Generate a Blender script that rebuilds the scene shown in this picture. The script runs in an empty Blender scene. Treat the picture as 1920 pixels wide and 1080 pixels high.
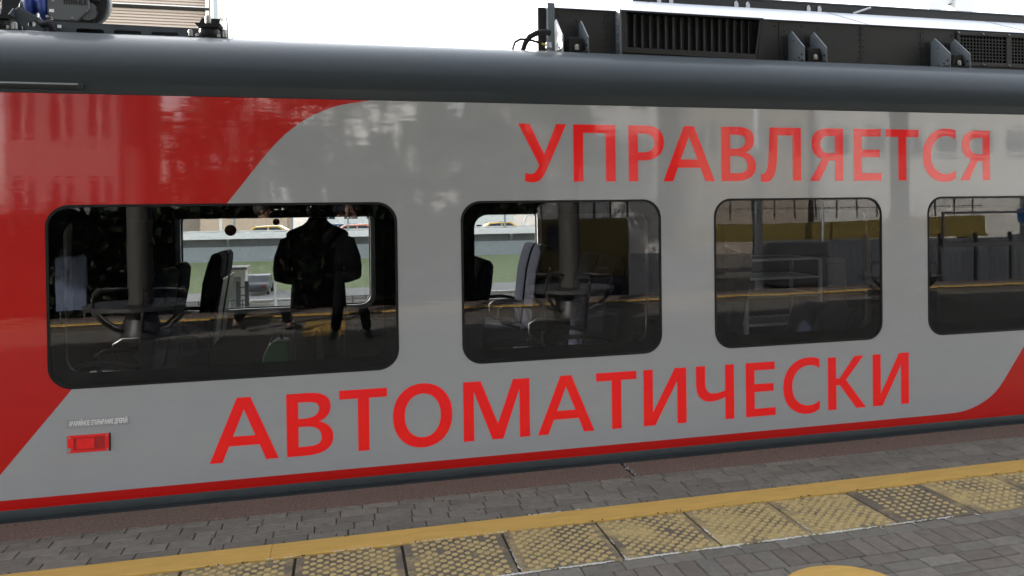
import bpy, bmesh, math, random
from mathutils import Vector, Matrix
from mathutils.geometry import tessellate_polygon, delaunay_2d_cdt
R = math.radians
random.seed(7)
S = bpy.context.scene
COL = S.collection

# ------------------------------------------------------------------ camera
cam_d = bpy.data.cameras.new('camera')
cam = bpy.data.objects.new('camera', cam_d)
COL.objects.link(cam)
S.camera = cam
CAM = Vector((0, -5.55, 1.68))
F_ = Vector((0.28073162, 0.95970903, -0.0121795))
R_ = Vector((0.95968004, -0.28086677, -0.01131747))
U_ = Vector((0.01428229, 0.00851125, 0.99986178))
M4 = Matrix((R_, U_, -F_)).transposed().to_4x4()
M4.translation = CAM
cam.matrix_world = M4
cam_d.sensor_width = 36
cam_d.lens = 1637.083 / 1920 * 36
cam_d.shift_x = (960 - 1115.703) / 1920
cam_d.shift_y = -(540 - 404.506) / 1920
cam_d.clip_start = 0.02
cam_d.clip_end = 2000

# ------------------------------------------------------------------ sky, sun, exposure
SUN_EL, SUN_AZ = R(17), R(-36)          # azimuth from +Y towards +X
w = bpy.data.worlds.new('World')
S.world = w
w.use_nodes = True
nt = w.node_tree
sky = nt.nodes.new('ShaderNodeTexSky')
sky.sky_type = 'NISHITA'
sky.sun_disc = False
sky.sun_elevation = SUN_EL
sky.sun_rotation = SUN_AZ
sky.dust_density = 1.5
sky.ozone_density = 1.0
sky.air_density = 1.0
hsv = nt.nodes.new('ShaderNodeHueSaturation')      # thin white cloud veil takes most of the blue out
hsv.inputs['Saturation'].default_value = 0.34
nt.links.new(sky.outputs[0], hsv.inputs['Color'])
nt.links.new(hsv.outputs[0], nt.nodes['Background'].inputs[0])
nt.nodes['Background'].inputs[1].default_value = 0.15
sd = Vector((math.sin(SUN_AZ) * math.cos(SUN_EL), math.cos(SUN_AZ) * math.cos(SUN_EL), math.sin(SUN_EL)))
sl = bpy.data.lights.new('sun', 'SUN')
sl.energy = 3.0
sl.angle = R(0.6)
sl.color = (1.0, 0.95, 0.87)
sun = bpy.data.objects.new('sun', sl)
COL.objects.link(sun)
sun.rotation_euler = sd.to_track_quat('Z', 'Y').to_euler()
S.view_settings.view_transform = 'Standard'
S.view_settings.look = 'None'
S.view_settings.exposure = 3.05
S.view_settings.gamma = 1
S.cycles.max_bounces = 10
S.cycles.transparent_max_bounces = 16
S.cycles.use_denoising = True

# ------------------------------------------------------------------ materials
MATS = {}
def newmat(name):
    m = bpy.data.materials.new(name)
    m.use_nodes = True
    MATS[name] = m
    return m, m.node_tree.nodes, m.node_tree.links, m.node_tree.nodes['Principled BSDF']

def mat(name, col, rough=0.5, metal=0.0, var=0.12, vscale=6.0, bump=0.0, bscale=60.0, coat=0.0, obj_rand=0.0,
        coat_ior=1.5, stretch=(1, 1, 1), spec=0.5, island=False, dirt=None, dirt_scale=3.0, dirt_lo=0.55, dirt_hi=0.75, emit=None):
    """plain surface with noise variation in tone, optional bump, per-object tone and dirt patches"""
    m, N, L, b = newmat(name)
    b.inputs['Roughness'].default_value = rough
    b.inputs['Metallic'].default_value = metal
    b.inputs['Specular IOR Level'].default_value = spec
    tc = N.new('ShaderNodeTexCoord')
    mp = N.new('ShaderNodeMapping')
    mp.inputs['Scale'].default_value = stretch
    L.new(tc.outputs['Object'], mp.inputs[0])
    vec = mp.outputs[0]
    oi = None
    if obj_rand or island:
        src = N.new('ShaderNodeNewGeometry') if island else N.new('ShaderNodeObjectInfo')
        oi = src.outputs['Random Per Island'] if island else src.outputs['Random']
        ad = N.new('ShaderNodeVectorMath')
        ad.operation = 'ADD'
        sc = N.new('ShaderNodeMath')
        sc.operation = 'MULTIPLY'
        sc.inputs[1].default_value = 37.0
        L.new(oi, sc.inputs[0])
        L.new(vec, ad.inputs[0])
        L.new(sc.outputs[0], ad.inputs[1])
        vec = ad.outputs[0]
    ns = N.new('ShaderNodeTexNoise')
    ns.inputs['Scale'].default_value = vscale
    ns.inputs['Detail'].default_value = 6
    ns.inputs['Roughness'].default_value = 0.65
    L.new(vec, ns.inputs['Vector'])
    mr = N.new('ShaderNodeMapRange')
    mr.inputs[1].default_value = 0.25
    mr.inputs[2].default_value = 0.75
    mr.inputs[3].default_value = 1 - var
    mr.inputs[4].default_value = 1 + var
    L.new(ns.outputs['Fac'], mr.inputs[0])
    f = mr.outputs[0]
    if oi is not None:
        m2 = N.new('ShaderNodeMapRange')
        m2.inputs[3].default_value = 1 - (obj_rand or 0.15)
        m2.inputs[4].default_value = 1 + (obj_rand or 0.15)
        L.new(oi, m2.inputs[0])
        mu = N.new('ShaderNodeMath')
        mu.operation = 'MULTIPLY'
        L.new(f, mu.inputs[0])
        L.new(m2.outputs[0], mu.inputs[1])
        f = mu.outputs[0]
    vm = N.new('ShaderNodeVectorMath')
    vm.operation = 'SCALE'
    vm.inputs[0].default_value = col[:3]
    L.new(f, vm.inputs['Scale'])
    out = vm.outputs[0]
    if dirt:
        n2 = N.new('ShaderNodeTexNoise')
        n2.inputs['Scale'].default_value = dirt_scale
        n2.inputs['Detail'].default_value = 8
        n2.inputs['Roughness'].default_value = 0.7
        L.new(vec, n2.inputs['Vector'])
        r2 = N.new('ShaderNodeMapRange')
        r2.inputs[1].default_value = dirt_lo
        r2.inputs[2].default_value = dirt_hi
        L.new(n2.outputs['Fac'], r2.inputs[0])
        mx = N.new('ShaderNodeMix')
        mx.data_type = 'RGBA'
        L.new(r2.outputs[0], mx.inputs[0])
        L.new(out, mx.inputs[6])
        mx.inputs[7].default_value = (*dirt[:3], 1)
        out = mx.outputs[2]
    L.new(out, b.inputs['Base Color'])
    if bump:
        nb = N.new('ShaderNodeTexNoise')
        nb.inputs['Scale'].default_value = bscale
        nb.inputs['Detail'].default_value = 5
        L.new(vec, nb.inputs['Vector'])
        bn = N.new('ShaderNodeBump')
        bn.inputs['Strength'].default_value = bump
        bn.inputs['Distance'].default_value = 0.01
        L.new(nb.outputs['Fac'], bn.inputs['Height'])
        L.new(bn.outputs[0], b.inputs['Normal'])
    if coat:
        b.inputs['Coat Weight'].default_value = coat
        b.inputs['Coat Roughness'].default_value = 0.015
        b.inputs['Coat IOR'].default_value = coat_ior
    if emit:
        b.inputs['Emission Color'].default_value = (*emit[:3], 1)
        b.inputs['Emission Strength'].default_value = emit[3]
    return m

def paint(name, col, rough=0.4, wave=0.017, coat_ior=1.5, crough=0.03, cw=1.0):
    """glossy train lacquer: clear coat with the slight waviness of sheet metal"""
    m, N, L, b = newmat(name)
    b.inputs['Roughness'].default_value = rough
    b.inputs['Coat Weight'].default_value = cw
    b.inputs['Specular IOR Level'].default_value = 0.15
    b.inputs['Coat Roughness'].default_value = crough
    b.inputs['Coat IOR'].default_value = coat_ior
    tc = N.new('ShaderNodeTexCoord')
    def noise(scale, s3, det):
        mp = N.new('ShaderNodeMapping')
        mp.inputs['Scale'].default_value = s3
        L.new(tc.outputs['Object'], mp.inputs[0])
        n = N.new('ShaderNodeTexNoise')
        n.inputs['Scale'].default_value = scale
        n.inputs['Detail'].default_value = det
        L.new(mp.outputs[0], n.inputs['Vector'])
        return n.outputs['Fac']
    n1 = noise(1.0, (3.0, 1, 26.0), 4)
    n2 = noise(1.0, (1.1, 1, 1.6), 2)
    ad = N.new('ShaderNodeMath')
    ad.operation = 'MULTIPLY_ADD'
    L.new(n2, ad.inputs[0])
    ad.inputs[1].default_value = 3.0
    L.new(n1, ad.inputs[2])
    bn = N.new('ShaderNodeBump')
    bn.inputs['Strength'].default_value = wave
    bn.inputs['Distance'].default_value = 0.02
    L.new(ad.outputs[0], bn.inputs['Height'])
    L.new(bn.outputs[0], b.inputs['Coat Normal'])
    n3 = noise(1.0, (5, 5, 14), 6)
    mr = N.new('ShaderNodeMapRange')
    mr.inputs[3].default_value = 0.94
    mr.inputs[4].default_value = 1.05
    L.new(n3, mr.inputs[0])
    vm = N.new('ShaderNodeVectorMath')
    vm.operation = 'SCALE'
    vm.inputs[0].default_value = col
    L.new(mr.outputs[0], vm.inputs['Scale'])
    L.new(vm.outputs[0], b.inputs['Base Color'])
    return m

def glass(name, tint, refl=0.05, wave=0.0):
    """window glass: tinted see-through sheet with mirror reflection that grows at grazing angles"""
    m, N, L, b = newmat(name)
    N.remove(b)
    out = N['Material Output']
    tr = N.new('ShaderNodeBsdfTransparent')
    tr.inputs[0].default_value = (*tint, 1)
    gl = N.new('ShaderNodeBsdfGlossy')
    gl.inputs['Roughness'].default_value = 0.0
    gl.inputs['Color'].default_value = (1, 1, 1, 1)
    lw = N.new('ShaderNodeLayerWeight')
    lw.inputs[0].default_value = 0.5
    pw = N.new('ShaderNodeMath')
    pw.operation = 'POWER'
    pw.inputs[1].default_value = 5
    L.new(lw.outputs['Facing'], pw.inputs[0])
    ma = N.new('ShaderNodeMath')
    ma.operation = 'MULTIPLY_ADD'
    ma.inputs[1].default_value = 1 - refl
    ma.inputs[2].default_value = refl
    L.new(pw.outputs[0], ma.inputs[0])
    mx = N.new('ShaderNodeMixShader')
    L.new(ma.outputs[0], mx.inputs[0])
    L.new(tr.outputs[0], mx.inputs[1])
    L.new(gl.outputs[0], mx.inputs[2])
    L.new(mx.outputs[0], out.inputs[0])
    if wave:
        tc = N.new('ShaderNodeTexCoord')
        n = N.new('ShaderNodeTexNoise')
        n.inputs['Scale'].default_value = 2.5
        L.new(tc.outputs['Object'], n.inputs['Vector'])
        bn = N.new('ShaderNodeBump')
        bn.inputs['Strength'].default_value = wave
        bn.inputs['Distance'].default_value = 0.01
        L.new(n.outputs['Fac'], bn.inputs['Height'])
        L.new(bn.outputs[0], gl.inputs['Normal'])
    return m

GREY = paint('grey_lacquer', (0.325, 0.332, 0.345), coat_ior=1.45)
RED = paint('red_lacquer', (0.46, 0.007, 0.005), coat_ior=1.42)
VINYL = paint('red_vinyl', (0.97, 0.011, 0.011), rough=0.6, coat_ior=1.42)
DARK = paint('dark_lacquer', (0.034, 0.041, 0.045), rough=0.65, wave=0.01, coat_ior=1.35, crough=0.16, cw=0.16)
SKIRT = mat('skirt_paint', (0.048, 0.057, 0.063), 0.55, var=0.15, dirt=(0.06, 0.05, 0.04), dirt_scale=4, dirt_lo=0.6, dirt_hi=0.9)
RUBBER = mat('rubber', (0.007, 0.007, 0.008), 0.6, var=0.2, spec=0.25)
FRIT = mat('black_frit', (0.0015, 0.0015, 0.0018), 0.9, var=0.1, spec=0.0)
GLASS = glass('tinted_glass', (0.74, 0.745, 0.745), 0.031, 0.02)
FARGLASS = glass('far_glass', (0.92, 0.925, 0.92), 0.03)
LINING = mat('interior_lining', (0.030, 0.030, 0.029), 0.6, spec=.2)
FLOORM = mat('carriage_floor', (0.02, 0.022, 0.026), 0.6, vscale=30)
ALU = mat('brushed_metal', (0.30, 0.31, 0.33), 0.38, metal=0.6)
TRIM = mat('pale_trim', (0.50, 0.53, 0.55), 0.45)
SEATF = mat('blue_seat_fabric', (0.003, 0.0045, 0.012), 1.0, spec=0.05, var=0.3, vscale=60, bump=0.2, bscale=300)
SEATP = mat('seat_shell', (0.05, 0.049, 0.047), 0.5)
BLACKP = mat('black_plastic', (0.011, 0.011, 0.012), 0.6, spec=0.3)
WHITEP = mat('white_paint_metal', (0.42, 0.425, 0.44), 0.4, var=0.06, vscale=4, dirt=(0.45, 0.42, 0.38), dirt_scale=2.5, dirt_lo=0.62, dirt_hi=0.9)
BOXD = mat('dark_equipment_paint', (0.012, 0.0125, 0.0125), 0.55, var=0.2, vscale=8, bump=0.03, bscale=30)
BOXD2 = mat('black_louver_paint', (0.006, 0.0065, 0.0065), 0.5, var=0.2)
GALV = mat('grey_bracket_paint', (0.11, 0.125, 0.135), 0.45, metal=0.2, var=0.15)
FRAMEP = mat('slate_frame_paint', (0.055, 0.066, 0.078), 0.42, metal=0.2, var=0.15)
BOLT = mat('weathered_zinc', (0.30, 0.29, 0.26), 0.5, metal=0.5, var=0.35, vscale=40)
BLUEP = mat('blue_cast_paint', (0.02, 0.045, 0.22), 0.4)
HOUSING = mat('housing_grey', (0.10, 0.108, 0.112), 0.5, var=0.12)
LETTERD = mat('dark_lettering', (0.01, 0.01, 0.012), 0.5)
LABELW = mat('white_print', (0.9, 0.9, 0.9), 0.5, var=0.03)
STICK = mat('clear_sticker', (0.25, 0.255, 0.26), 0.5)
REDH = mat('red_handle_paint', (0.80, 0.012, 0.012), 0.4, var=0.15, vscale=25)
REDIN = mat('red_recess_paint', (0.40, 0.010, 0.010), 0.5, var=0.2)
YELP = mat('brass_fitting', (0.5, 0.38, 0.05), 0.4)
PAVER = mat('grey_paver', (0.180, 0.163, 0.136), 0.85, var=0.22, vscale=22, bump=0.35, bscale=160, obj_rand=0.16, dirt=(0.09, 0.085, 0.075), dirt_scale=9)
PAVERB = mat('brown_paver', (0.160, 0.134, 0.112), 0.85, var=0.2, vscale=22, bump=0.35, bscale=160, obj_rand=0.16, dirt=(0.10, 0.095, 0.09), dirt_scale=9)
PAVERS = mat('far_pavers', (0.20, 0.185, 0.165), 0.85, var=0.2, vscale=22, bump=0.3, bscale=160, island=True, obj_rand=0.2)
BED = mat('joint_sand', (0.045, 0.042, 0.038), 0.95, var=0.35, vscale=60, bump=0.3)
EDGE = mat('brown_edge_slab', (0.150, 0.100, 0.078), 0.9, var=0.75, vscale=70, bump=0.8, bscale=110, dirt=(0.36, 0.31, 0.27), dirt_scale=55, dirt_lo=0.60, dirt_hi=0.68)
YELLOW = mat('yellow_line_paint', (0.60, 0.365, 0.085), 0.75, var=0.14, vscale=9, bump=0.15, bscale=120, dirt=(0.33, 0.24, 0.10), dirt_scale=14, dirt_lo=0.62, dirt_hi=0.85, stretch=(0.5, 2, 1))
MORTAR = mat('white_mortar', (0.62, 0.61, 0.59), 0.9, var=0.25, vscale=80, bump=0.4)
CONC = mat('pale_concrete', (0.55, 0.54, 0.51), 0.85, var=0.15, vscale=3, bump=0.2, bscale=40)
CONCD = mat('column_concrete', (0.045, 0.043, 0.040), 0.7, var=0.15)
STEELG = mat('grey_girder_paint', (0.24, 0.26, 0.27), 0.5, var=0.1)
STEELD = mat('dark_girder_paint', (0.07, 0.075, 0.075), 0.6, var=0.15)
GRASS = mat('grass', (0.11, 0.14, 0.05), 0.95, var=0.4, vscale=1.5, bump=0.5, bscale=8)
ASPH = mat('asphalt', (0.20, 0.19, 0.18), 0.9, var=0.2, vscale=4)
BALLAST = mat('ballast', (0.15, 0.13, 0.11), 0.95, var=0.5, vscale=14, bump=0.6, bscale=20)
LEAF = mat('tree_leaf', (0.022, 0.030, 0.015), 0.8, spec=0.15, var=0.5, vscale=1.2, island=True, obj_rand=0.35)
BARK = mat('bark', (0.07, 0.05, 0.035), 0.9, var=0.3, vscale=12, bump=0.5, bscale=20)
CANOPY = mat('canopy_underside', (0.13, 0.13, 0.13), 0.7)
TAN = mat('tan_siding', (0.36, 0.29, 0.235), 0.7, var=0.08, vscale=2, stretch=(.3, 1, 3))
FACW = mat('white_facade', (0.36, 0.35, 0.335), 0.8, var=0.08, vscale=1)
FACB = mat('bright_white_paint', (0.72, 0.71, 0.69), 0.7, var=0.05, vscale=1)
FACT = mat('tan_facade', (0.20, 0.17, 0.14), 0.8, var=0.1, vscale=1)
FACG = mat('grey_facade', (0.12, 0.12, 0.12), 0.8, var=0.1, vscale=1)
ORANGE = mat('orange_facade', (0.60, 0.45, 0.33), 0.8)
PANE = mat('building_pane', (0.03, 0.04, 0.05), 0.08, var=0.3, vscale=0.6, spec=0.8)
CRANE = mat('yellow_machine_paint', (0.10, 0.073, 0.017), 0.5, var=0.2, vscale=4, dirt=(0.2, 0.13, 0.04), dirt_scale=3)
CORR = mat('corrugated_sheet', (0.28, 0.29, 0.31), 0.5, var=0.12, vscale=3, stretch=(1, 1, .3))
BLUEB = mat('blue_board_print', (0.07, 0.095, 0.16), 0.5)
WOOD = mat('bench_slat_wood', (0.30, 0.25, 0.19), 0.6, var=0.25, vscale=10, stretch=(1, 1, 1))
IRON = mat('bench_iron', (0.05, 0.05, 0.052), 0.45, metal=0.4)
SUIT = mat('black_suit_cloth', (0.005, 0.005, 0.006), 0.95, spec=0.08, var=0.2, vscale=40)
JACKET = mat('dark_jacket_cloth', (0.004, 0.004, 0.005), 0.95, spec=0.08, var=0.2, vscale=40)
JEANS = mat('dark_trouser_cloth', (0.005, 0.0055, 0.007), 0.95, spec=0.08, var=0.2, vscale=40)
SHOE = mat('black_shoe', (0.012, 0.011, 0.011), 0.45)
SKIN = mat('skin', (0.26, 0.15, 0.11), 0.55, var=0.08)
HAIR = mat('dark_hair', (0.02, 0.014, 0.01), 0.6, var=0.3, vscale=60)
GREENB = mat('green_cloth', (0.012, 0.09, 0.03), 0.8, var=0.2, vscale=20)
CARY = mat('taxi_paint', (0.65, 0.38, 0.02), 0.3, coat=1)
CARW = mat('white_car_paint', (0.72, 0.72, 0.72), 0.3, coat=1)
CARB = mat('blue_car_paint', (0.05, 0.12, 0.22), 0.3, coat=1)
CARO = mat('orange_car_paint', (0.60, 0.16, 0.05), 0.3, coat=1)
CARG = mat('grey_car_paint', (0.05, 0.053, 0.057), 0.4)
REDST = mat('red_sticker_print', (0.22, 0.012, 0.012), 0.5)
STICKB = mat('grey_sticker_rim', (0.05, 0.055, 0.055), 0.5)

# worn yellow paint on brown concrete for the tactile tiles (bump tops keep their paint)
def tactile_mat():
    m, N, L, b = newmat('tactile_paint')
    b.inputs['Roughness'].default_value = 0.85
    tc = N.new('ShaderNodeTexCoord')
    oi = N.new('ShaderNodeObjectInfo')
    sc = N.new('ShaderNodeMath'); sc.operation = 'MULTIPLY'; sc.inputs[1].default_value = 53
    L.new(oi.outputs['Random'], sc.inputs[0])
    ad = N.new('ShaderNodeVectorMath'); ad.operation = 'ADD'
    L.new(tc.outputs['Object'], ad.inputs[0]); L.new(sc.outputs[0], ad.inputs[1])
    n1 = N.new('ShaderNodeTexNoise'); n1.inputs['Scale'].default_value = 5; n1.inputs['Detail'].default_value = 7; n1.inputs['Roughness'].default_value = .7
    L.new(ad.outputs[0], n1.inputs['Vector'])
    n2 = N.new('ShaderNodeTexNoise'); n2.inputs['Scale'].default_value = 70; n2.inputs['Detail'].default_value = 4
    L.new(ad.outputs[0], n2.inputs['Vector'])
    sep = N.new('ShaderNodeSeparateXYZ'); L.new(tc.outputs['Object'], sep.inputs[0])
    hz = N.new('ShaderNodeMapRange'); hz.inputs[1].default_value = 0.0005; hz.inputs[2].default_value = 0.005; hz.inputs[3].default_value = 0.0; hz.inputs[4].default_value = 0.42
    L.new(sep.outputs['Z'], hz.inputs[0])
    # object colour red channel = how worn this tile is
    sr = N.new('ShaderNodeSeparateColor'); L.new(oi.outputs['Color'], sr.inputs[0])
    a1 = N.new('ShaderNodeMath'); a1.operation = 'SUBTRACT'; L.new(n1.outputs['Fac'], a1.inputs[0]); L.new(sr.outputs[0], a1.inputs[1])
    a2 = N.new('ShaderNodeMath'); a2.operation = 'ADD'; L.new(a1.outputs[0], a2.inputs[0]); L.new(hz.outputs[0], a2.inputs[1])
    a3 = N.new('ShaderNodeMath'); a3.operation = 'MULTIPLY_ADD'; L.new(n2.outputs['Fac'], a3.inputs[0]); a3.inputs[1].default_value = .25; L.new(a2.outputs[0], a3.inputs[2])
    mr = N.new('ShaderNodeMapRange'); mr.inputs[1].default_value = 0.05; mr.inputs[2].default_value = 0.32
    L.new(a3.outputs[0], mr.inputs[0])
    mx = N.new('ShaderNodeMix'); mx.data_type = 'RGBA'
    L.new(mr.outputs[0], mx.inputs[0])
    mx.inputs[6].default_value = (0.150, 0.122, 0.090, 1)
    mx.inputs[7].default_value = (0.50, 0.375, 0.165, 1)
    m3 = N.new('ShaderNodeMapRange'); m3.inputs[3].default_value = .8; m3.inputs[4].default_value = 1.15
    L.new(n2.outputs['Fac'], m3.inputs[0])
    vm = N.new('ShaderNodeVectorMath'); vm.operation = 'SCALE'
    L.new(mx.outputs[2], vm.inputs[0]); L.new(m3.outputs[0], vm.inputs['Scale'])
    L.new(vm.outputs[0], b.inputs['Base Color'])
    bn = N.new('ShaderNodeBump'); bn.inputs['Strength'].default_value = .3; bn.inputs['Distance'].default_value = .005
    L.new(n2.outputs['Fac'], bn.inputs['Height']); L.new(bn.outputs[0], b.inputs['Normal'])
    return m
TACT = tactile_mat()

# ------------------------------------------------------------------ mesh helpers
def wloc(o):
    v = Vector((0, 0, 0))
    while o:
        v = v + o.location
        o = o.parent
    return v

class MB:
    def __init__(s):
        s.v, s.f = [], []
    def add(s, vs, fs):
        b = len(s.v)
        s.v += [Vector(p) for p in vs]
        s.f += [tuple(i + b for i in f) for f in fs]
        return s
    def box(s, x0, x1, y0, y1, z0, z1, m=None):
        vs = [Vector((x, y, z)) for z in (z0, z1) for y in (y0, y1) for x in (x0, x1)]
        if m is not None:
            vs = [m @ p for p in vs]
        return s.add(vs, [(0, 2, 3, 1), (4, 5, 7, 6), (0, 1, 5, 4), (2, 6, 7, 3), (0, 4, 6, 2), (1, 3, 7, 5)])
    def cyl(s, p0, p1, r0, r1=None, n=16, caps=True):
        p0, p1 = Vector(p0), Vector(p1)
        r1 = r0 if r1 is None else r1
        d = (p1 - p0).normalized()
        a = d.orthogonal().normalized()
        b = d.cross(a)
        vs = []
        for p, r in ((p0, r0), (p1, r1)):
            vs += [p + (a * math.cos(2 * math.pi * i / n) + b * math.sin(2 * math.pi * i / n)) * r for i in range(n)]
        fs = [(i, (i + 1) % n, n + (i + 1) % n, n + i) for i in range(n)]
        if caps:
            fs += [tuple(range(n - 1, -1, -1)), tuple(range(n, 2 * n))]
        return s.add(vs, fs)
    def tube(s, path, r, n=8):
        path = [Vector(p) for p in path]
        vs, fs = [], []
        up = None
        for i, p in enumerate(path):
            d = (path[min(i + 1, len(path) - 1)] - path[max(i - 1, 0)]).normalized()
            a = d.orthogonal().normalized() if up is None else (up - d * up.dot(d)).normalized()
            up = a
            b = d.cross(a)
            rr_ = r[i] if isinstance(r, (list, tuple)) else r
            vs += [p + (a * math.cos(2 * math.pi * k / n) + b * math.sin(2 * math.pi * k / n)) * rr_ for k in range(n)]
        for i in range(len(path) - 1):
            for k in range(n):
                fs.append((i * n + k, i * n + (k + 1) % n, (i + 1) * n + (k + 1) % n, (i + 1) * n + k))
        fs += [tuple(range(n - 1, -1, -1)), tuple(range((len(path) - 1) * n, len(path) * n))]
        return s.add(vs, fs)
    def lathe(s, prof, c=(0, 0, 0), n=20, axis='Z'):
        c = Vector(c)
        vs, fs = [], []
        for r, z in prof:
            for k in range(n):
                a = 2 * math.pi * k / n
                p = {'Z': (r * math.cos(a), r * math.sin(a), z), 'Y': (r * math.cos(a), z, r * math.sin(a)), 'X': (z, r * math.cos(a), r * math.sin(a))}[axis]
                vs.append(c + Vector(p))
        for i in range(len(prof) - 1):
            for k in range(n):
                fs.append((i * n + k, i * n + (k + 1) % n, (i + 1) * n + (k + 1) % n, (i + 1) * n + k))
        fs += [tuple(range(n - 1, -1, -1)), tuple(range((len(prof) - 1) * n, len(prof) * n))]
        return s.add(vs, fs)
    def plate(s, outer, holes, a, b, to):
        """2-D polygon with holes, extruded between depths a and b; to(u, v, d) gives the 3-D point"""
        loops = [list(outer)] + [list(h) for h in holes]
        flat = [p for l in loops for p in l]
        tris = tessellate_polygon([[Vector((p[0], p[1], 0)) for p in l] for l in loops])
        n = len(flat)
        vs = [to(p[0], p[1], a) for p in flat] + [to(p[0], p[1], b) for p in flat]
        fs = [tuple(t) for t in tris] + [tuple(i + n for i in reversed(t)) for t in tris]
        o = 0
        for l in loops:
            k = len(l)
            fs += [(o + i, o + (i + 1) % k, n + o + (i + 1) % k, n + o + i) for i in range(k)]
            o += k
        return s.add(vs, fs)
    def build(s, name, m, parent=None, bevel=0, smooth=False, seg=1, local=False):
        me = bpy.data.meshes.new(name)
        off = Vector((0, 0, 0)) if (local or parent is None) else wloc(parent)
        me.from_pydata([p - off for p in s.v], [], s.f)
        bm = bmesh.new()
        bm.from_mesh(me)
        bmesh.ops.recalc_face_normals(bm, faces=bm.faces)
        if bevel:
            ed = [e for e in bm.edges if len(e.link_faces) == 2 and e.calc_face_angle(0) > 0.5]
            bmesh.ops.bevel(bm, geom=ed, offset=bevel, segments=seg, affect='EDGES', profile=0.6, clamp_overlap=True)
        bm.to_mesh(me)
        bm.free()
        if smooth:
            me.polygons.foreach_set('use_smooth', [True] * len(me.polygons))
            if smooth != 'all':
                me.set_sharp_from_angle(angle=R(40))
        o = bpy.data.objects.new(name, me)
        if m:
            me.materials.append(m)
        COL.objects.link(o)
        o.parent = parent
        return o

XZ = lambda u, v, d: (u, d, v)
XY = lambda u, v, d: (u, v, d)
YZat = lambda u, v, d: (d, u, v)

def rr(x0, x1, z0, z1, r, n=7):
    pts = []
    for cx, cz, a0 in ((x1 - r, z1 - r, 0), (x0 + r, z1 - r, 90), (x0 + r, z0 + r, 180), (x1 - r, z0 + r, 270)):
        for i in range(n + 1):
            a = R(a0 + 90 * i / n)
            pts.append((cx + r * math.cos(a), cz + r * math.sin(a)))
    return pts

def circ(cx, cz, r, n=24):
    return [(cx + r * math.cos(2 * math.pi * i / n), cz + r * math.sin(2 * math.pi * i / n)) for i in range(n)]

def thing(name, loc, label, cat, group=None):
    o = bpy.data.objects.new(name, None)
    o.empty_display_size = 0.2
    COL.objects.link(o)
    o.location = loc
    return tag(o, label, cat, group)

def tag(o, label=None, cat=None, group=None, kind=None):
    if label: o['label'] = label
    if cat: o['category'] = cat
    if group: o['group'] = group
    if kind: o['kind'] = kind
    return o

def copy_tree(o, parent=None):
    c = o.copy()
    COL.objects.link(c)
    if parent is not None:
        c.parent = parent
        c.matrix_parent_inverse = o.matrix_parent_inverse.copy()
    for ch in [k for k in bpy.data.objects if k.parent == o]:
        copy_tree(ch, c)
    return c

def curve_mesh_text(s, size, m, name, parent, loc, rot, extrude=0.0008, xscale=1.0):
    cu = bpy.data.curves.new(name, 'FONT')
    cu.body = s
    cu.size = size
    cu.extrude = extrude
    cu.offset = size * .014
    ob = bpy.data.objects.new(name, cu)
    COL.objects.link(ob)
    me = bpy.data.meshes.new_from_object(ob.evaluated_get(bpy.context.evaluated_depsgraph_get()))
    bpy.data.objects.remove(ob)
    me.name = name
    w_ = max(v.co.x for v in me.vertices)
    for v in me.vertices:
        v.co.x *= xscale
    me.materials.clear()
    me.materials.append(m)
    o = bpy.data.objects.new(name, me)
    COL.objects.link(o)
    o.rotation_euler = rot
    o.location = Vector(loc) - wloc(parent)
    o.parent = parent
    return o, w_

# ------------------------------------------------------------------ ground
def heightz(y):
    pts = [(-900, -1.3), (5.5, -1.3), (14, -4.7), (900, -4.7)]
    for (a, za), (b, zb) in zip(pts, pts[1:]):
        if a <= y <= b:
            return za + (zb - za) * (y - a) / (b - a)
gb = MB()
gys = [-900, -300, -120, -60, -30, -14, -10, 0, 5.5, 8, 11, 14, 20, 40, 70, 120, 300, 900]
gxs = [-900, -300, -100, -50, -25, -10, 0, 10, 25, 50, 100, 300, 900]
gb.add([(x, y, heightz(y)) for y in gys for x in gxs],
       [(j * len(gxs) + i, j * len(gxs) + i + 1, (j + 1) * len(gxs) + i + 1, (j + 1) * len(gxs) + i) for j in range(len(gys) - 1) for i in range(len(gxs) - 1)])
ground = tag(gb.build('ground', BALLAST), kind='structure')

# ------------------------------------------------------------------ train carriage
train = thing('train_carriage', (0, 1.7, -1.1), 'grey and red electric train carriage with big red Cyrillic lettering standing at the platform', 'train')
TX0, TX1 = -9.0, 12.0
ZTOP, ZSTR, ZSTB = 2.340, 0.079, 0.022
WIN = [(-1.581, 0.341), (0.738, 2.086), (2.479, 3.811), (4.206, 5.540)]
WZ0, WZ1, WR = 0.676, 1.713, 0.125
wloops = [rr(a, b, WZ0, WZ1, WR) for a, b in WIN]

# livery outline: red to the left of the first curve and right of the second
curveL = [(-2.05, -0.08), (-1.953, ZSTR), (-1.824, 0.222), (-1.477, 0.657), (-0.626, 1.728), (-0.503, 1.890), (-0.439, 1.975), (-0.372, 2.058), (-0.305, 2.128),
          (-0.230, 2.190), (-0.180, 2.223), (-0.130, 2.251), (-0.078, 2.275), (-0.025, 2.296), (0.022, 2.309), (0.071, 2.319), (0.130, 2.328), (0.197, ZTOP)]
curveR = [(4.25, ZSTR), (4.360, 0.0795), (4.440, 0.082), (4.489, 0.086), (4.540, 0.094), (4.587, 0.106), (4.640, 0.122), (4.686, 0.142), (4.730, 0.163), (4.766, 0.185),
          (4.810, 0.218), (4.847, 0.254), (4.890, 0.305), (4.938, 0.369), (5.074, 0.550), (5.30, 0.852), (5.9, 1.65), (6.42, ZTOP)]
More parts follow.
